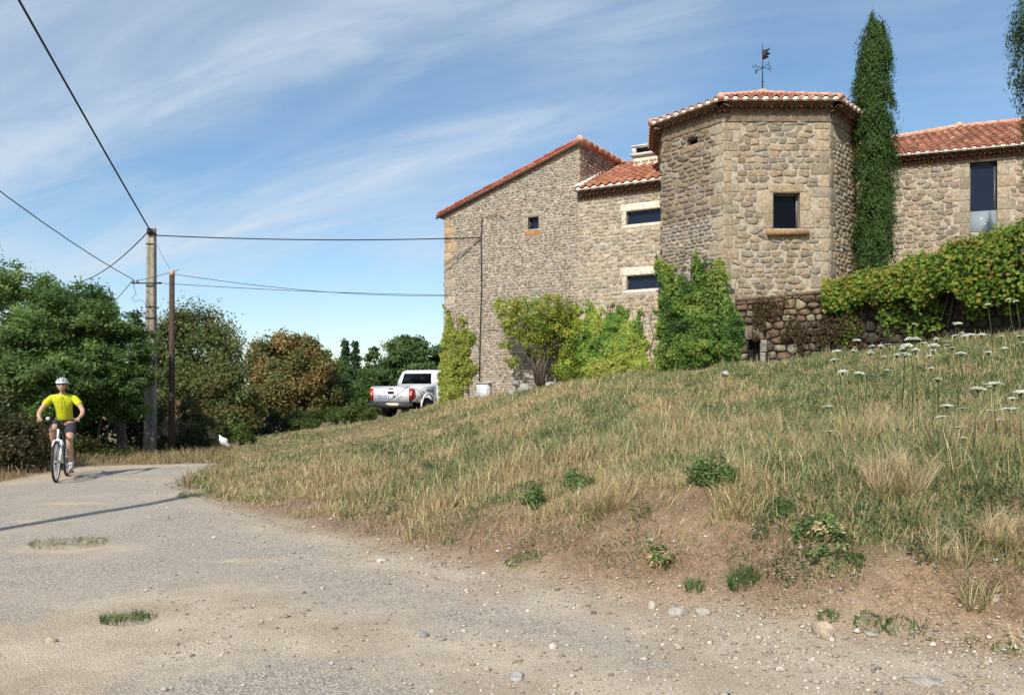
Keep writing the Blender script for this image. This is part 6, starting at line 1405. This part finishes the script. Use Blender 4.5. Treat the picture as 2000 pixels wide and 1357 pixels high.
def build_tufts():
    T = [(248, 1212, 105, .085, 420, GR, 'dense dark green grass tuft on the sandy patch at lower left'), (350, 1188, 60, .03, 120, GR+DR, 'flat sparse tuft to the right of the dense dark green one'), (135, 1062, 150, .075, 900, GR+DR, 'wide low mat of grass in the left of the road'),
         (160, 1020, 110, .02, 90, GR+DR, 'thin line of grass in the road below the pole shadow'), (1022, 1094, 78, .07, 320, GR, 'bright green tuft on bare soil in the middle of the bank foot'), (1450, 1140, 60, .17, 260, GR, 'upright green tuft low on the bank right of centre'),
         (1355, 1150, 36, .13, 140, GR+DR[:1], 'small upright green tuft left of the taller one'), (1615, 1205, 40, .07, 150, GR, 'small green tuft above the largest rounded stone'), (1700, 1218, 70, .06, 260, GR, 'left one of two dark green mats right of the rounded stone'),
         (1765, 1228, 80, .06, 280, GR, 'right one of two dark green mats right of the rounded stone'), (1905, 1180, 55, .20, 200, GR[:2]+DR*2, 'straw yellow tuft with green base near the right edge'), (1965, 1270, 60, .05, 150, GR, 'low green tuft at the lower right edge'),
         (1898, 1252, 26, .04, 60, GR, 'tiny green tuft on the path edge at lower right'), (850, 1068, 50, .05, 130, GR+DR, 'small mixed tuft on the sandy foot of the bank, left of centre'), (880, 1060, 34, .06, 90, GR, 'small green tuft beside the mixed one, left of centre'),
         (960, 1058, 40, .07, 120, GR+DR, 'mixed tuft just above the bright green one in the middle'), (1745, 960, 110, .42, 520, DR, 'tall straw coloured grass clump on the right half of the bank'), (1190, 985, 90, .34, 420, DR, 'tall pale straw clump in the middle of the bank'),
         (1380, 945, 110, .26, 700, GR, 'big dark green weed clump at the top of the bank'), (1130, 965, 90, .22, 480, GR, 'dark green weed clump left of the pale straw clump'), (1040, 985, 60, .24, 300, GR, 'narrow green weed clump left on the bank'), (1600, 1060, 120, .20, 520, GR+DR[:1], 'wide green weed clump on the broken soil of the right bank'),
         (1520, 1010, 70, .16, 260, GR, 'green weeds above the broken soil, right of centre'), (1300, 1100, 60, .12, 200, GR+DR, 'mixed weeds low on the bank under the big dark clump'), (1850, 1090, 90, .26, 320, DR+GR[:1], 'straw and green clump right of the broken soil'), (1960, 1060, 80, .30, 340, DR, 'straw clump at the right edge of the bank'),
         (400, 968, 110, .08, 700, GR+[(0.18, 0.22, 0.07)], 'green grass tongue where the bank meets the road bend')]
    for i, t in enumerate(T):
        if 'weed' in t[6]: weed(*t, seed=400+i, group='weed clumps on the bank'); continue
        tuft(*t, seed=400+i, wd=.0055 if t[3] > .15 else .0045, group='grass tufts along the road and bank')
build_tufts()
def build_gravel():
    rs = np.random.RandomState(9); n = 62000; u = rs.rand(n); y = 3.6*(16/3.6)**u; x = rs.uniform(-720, 1080, n)/F*y
    s = poly_sd(x, y, ROAD); am = asph_mask(x, y); band = np.exp(-((s+.35)/.7)**2); p = (.22+.65*band)*(1-.72*am)*(s < 1.0); p *= .3+1.3*fbm(x*1.3, y*1.3, 3, 91); ok = rs.rand(n) < p; x, y = x[ok], y[ok]; n = len(x)
    r = np.clip(rs.lognormal(-4.98, .55, n), .003, .04)
    base = np.array([(1, 0, 0), (.3, .9, 0), (-.8, .55, 0), (-.75, -.6, 0), (.35, -.95, 0), (.1, .05, .75), (0, 0, -.4)])
    an = rs.uniform(0, 6.28, n); c, s_ = np.cos(an), np.sin(an); B = base[None]*(1+rs.uniform(-.3, .3, (n, 7, 3))); V = np.stack([B[..., 0]*c[:, None]-B[..., 1]*s_[:, None], B[..., 0]*s_[:, None]+B[..., 1]*c[:, None], B[..., 2]], -1)*r[:, None, None]*np.array([1, .8, .8])
    V += np.stack([x, y, height(x, y)+.006+r*.12], -1)[:, None]; f = np.array([(0, 1, 5), (1, 2, 5), (2, 3, 5), (3, 4, 5), (4, 0, 5), (1, 0, 6), (2, 1, 6), (3, 2, 6), (4, 3, 6), (0, 4, 6)])
    Fc = (f[None]+7*np.arange(n)[:, None, None]).reshape(-1, 3); cols = pal_pick(rs, [(0.48, 0.42, 0.34), (0.40, 0.34, 0.27), (0.55, 0.50, 0.43), (0.33, 0.26, 0.19), (0.44, 0.35, 0.25), (0.24, 0.21, 0.18)], n)
    tag(from_data('gravel', V.reshape(-1, 3), Fc, M_STONE, None, np.repeat(cols, 7, 0)), 'loose pale gravel scattered over the road and its sandy edges', 'gravel', kind='stuff')
build_gravel()
def build_flowers():
    rnd = random.Random(31); rs = np.random.RandomState(31); protos = []
    for v in range(3):                               # a stem with forks and a flat umbel of tiny florets, 1 m tall
        st = MB(); st.col = (0.12, 0.16, 0.06); hd = MB(); R_ = .034+.007*v
        st.tube([(0, 0, -.05), (.02, .01, .5), (0, 0, .92)], [.006, .005, .003], 5)
        for k in range(14):
            a = 6.28*k/14+.2*v; rr = R_*(.9 if k % 2 else .55); st.tube([(0, 0, .92), (rr*math.cos(a), rr*math.sin(a), .985)], [.002, .0015], 3)
        for k in range(26):
            q = math.sqrt((k+.5)/26); a = 2.4*k+v; rr = R_*1.25*q; w_ = R_*.27*(.7+.6*rs.rand()); c0 = Vector((rr*math.cos(a), rr*math.sin(a), .998-.035*q*q+(rs.rand()-.5)*.010))
            hd.blob(c0, (w_, w_, w_*.35), 6, 4, jcol((0.80, 0.80, 0.70), rnd, .10, .02), .4, rnd)
        vs = []; fs = []
        for k in range(10): a = 6.28*k/10; vs.append((R_*1.1*math.cos(a), R_*1.1*math.sin(a), .965))
        vs.append((0, 0, .985)); fs = [(k, (k+1) % 10, 10) for k in range(10)]; hd.add(vs, fs, (0.45, 0.50, 0.33))
        root = bpy.data.objects.new('wild_carrot', None); COL.objects.link(root); a = st.build('stem', M_GRASS, None); b = hd.build('flower_head', M_CLOTH, None)
        a.parent = root; b.parent = root; protos.append(root)
    spots = []
    for _ in range(50): spots.append((rnd.uniform(1640, 2010), None, 0))
    for px, py in [(1948, 746), (1922, 752), (1900, 755), (1852, 790), (1888, 796), (1930, 800), (1975, 796), (1958, 818), (1868, 834), (1845, 812), (1822, 737), (1880, 832), (1996, 762), (1752, 835), (1624, 842), (1618, 792), (1880, 852), (1990, 775)]: spots.append((px, py, 1))
    used = 0
    for px, py, near in spots:
        if near:
            d = rnd.uniform(6.6, 8.2); 
            if px < 1700: d = 9.5
            q = at(px, py, d); gz = hgt(q.x, q.y); h = q.z-gz
            while h < .25 and d > 5: d -= .3; q = at(px, py, d); gz = hgt(q.x, q.y); h = q.z-gz
            h = max(.25, h)
        else:
            d = rnd.uniform(9.5, 14.2); q = at(px, 700, d); gz = hgt(q.x, q.y)
            row = rnd.gauss(662, 17)+(2000-px)*.05; h = CAM_Z+(HOR-row)/F*d-gz
            if h > 1.05 or h < .25: h = rnd.uniform(.55, .95)
        if used < 3: r = protos[used]; 
        else:
            pr = protos[used % 3]; r = pr.copy(); COL.objects.link(r)
            for c_ in pr.children: k_ = c_.copy(); COL.objects.link(k_); k_.parent = r
        used += 1
        s_ = rnd.uniform(.8, 1.25)*(1.0 if near else 1.05); r.location = (q.x, q.y, gz); r.scale = (s_, s_, h); r.rotation_euler = (rnd.uniform(-.12, .12), rnd.uniform(-.12, .12), rnd.uniform(0, 6.28))
        tag(r, 'white wild carrot flower in the nearer patch at the right edge of the meadow' if near and px >= 1800 else ('single white wild carrot flower standing apart in the green meadow' if near else 'white wild carrot flower in the dense row below the vine wall'), 'wildflower',
            'wild carrots near the right edge' if near and px >= 1800 else ('lone wild carrots in the meadow' if near else 'wild carrots below the vine wall'))
build_flowers()

def build_litter():
    rs = np.random.RandomState(88); n = 120000; u = rs.rand(n); y = 4.4*(13/4.4)**u; x = rs.uniform(-600, 1080, n)/F*y
    s = poly_sd(x, y, ROAD); ok = (s > .1) & (s < 4.5) & (rs.rand(n) < np.clip((fbm(x*1.8, y*1.8, 4, 95)-.30)*3, 0, 1)*sstep(s, .05, .7)) & (x/y > -.33); x, y = x[ok], y[ok]; n = len(x)
    c = pal_pick(rs, [(0.50, 0.40, 0.23), (0.60, 0.50, 0.31), (0.40, 0.30, 0.17), (0.22, 0.15, 0.09)], n)*rs.uniform(.8, 1.2, (n, 1))
    tag(blades('dry_straw', x, y, rs.uniform(.05, .13, n), rs.uniform(1.0, 2.4, n), rs.uniform(.003, .006, n), c, 15), 'matted dead straw lying over the broken earth of the bank', 'straw', kind='stuff')
    # low leafy weeds scattered through the meadow
    m = 700; px = rs.uniform(700, 2040, m); u = rs.rand(m); y = 5.4*(17/5.4)**u; x = (px-1000)/F*y; s = poly_sd(x, y, ROAD); ok = (s > .5) & (rs.rand(m) < np.clip(green_field(x, y)+.1, .15, 1)); x, y = x[ok], y[ok]; k = 110; n = len(x)*k
    r = np.repeat(rs.uniform(.08, .28, len(x)), k); a = rs.uniform(0, 6.28, n); rr = r*np.sqrt(rs.rand(n)); X = np.repeat(x, k)+rr*np.cos(a); Y = np.repeat(y, k)+rr*np.sin(a); Z = height(X, Y)+rs.uniform(.0, 1, n)*np.repeat(rs.uniform(.05, .22, len(x)), k)*(1-.6*(rr/r)**2)
    c = np.repeat(pal_pick(rs, [(0.09, 0.15, 0.05), (0.07, 0.12, 0.045), (0.13, 0.19, 0.06), (0.12, 0.17, 0.08)], len(x)), k, 0)*rs.uniform(.75, 1.3, (n, 1))
    Nn = rand_dirs(rs, n)*.7; Nn[:, 2] += .7
    inside = poly_sd(X, Y, [(p.x, p.y) for p in TW]+[(20, 13), (20, 30), (4.2, 30), (3.9, 20.3), (5.15, 18.6)]) < .1
    q = ~inside; tag(leaves_mesh('meadow_weeds', np.c_[X, Y, Z][q], Nn[q], rs.uniform(.018, .05, q.sum()), c[q], None, .4, rs=rs), 'low leafy green weeds growing through the meadow and bank', 'weeds', kind='stuff')
build_litter()
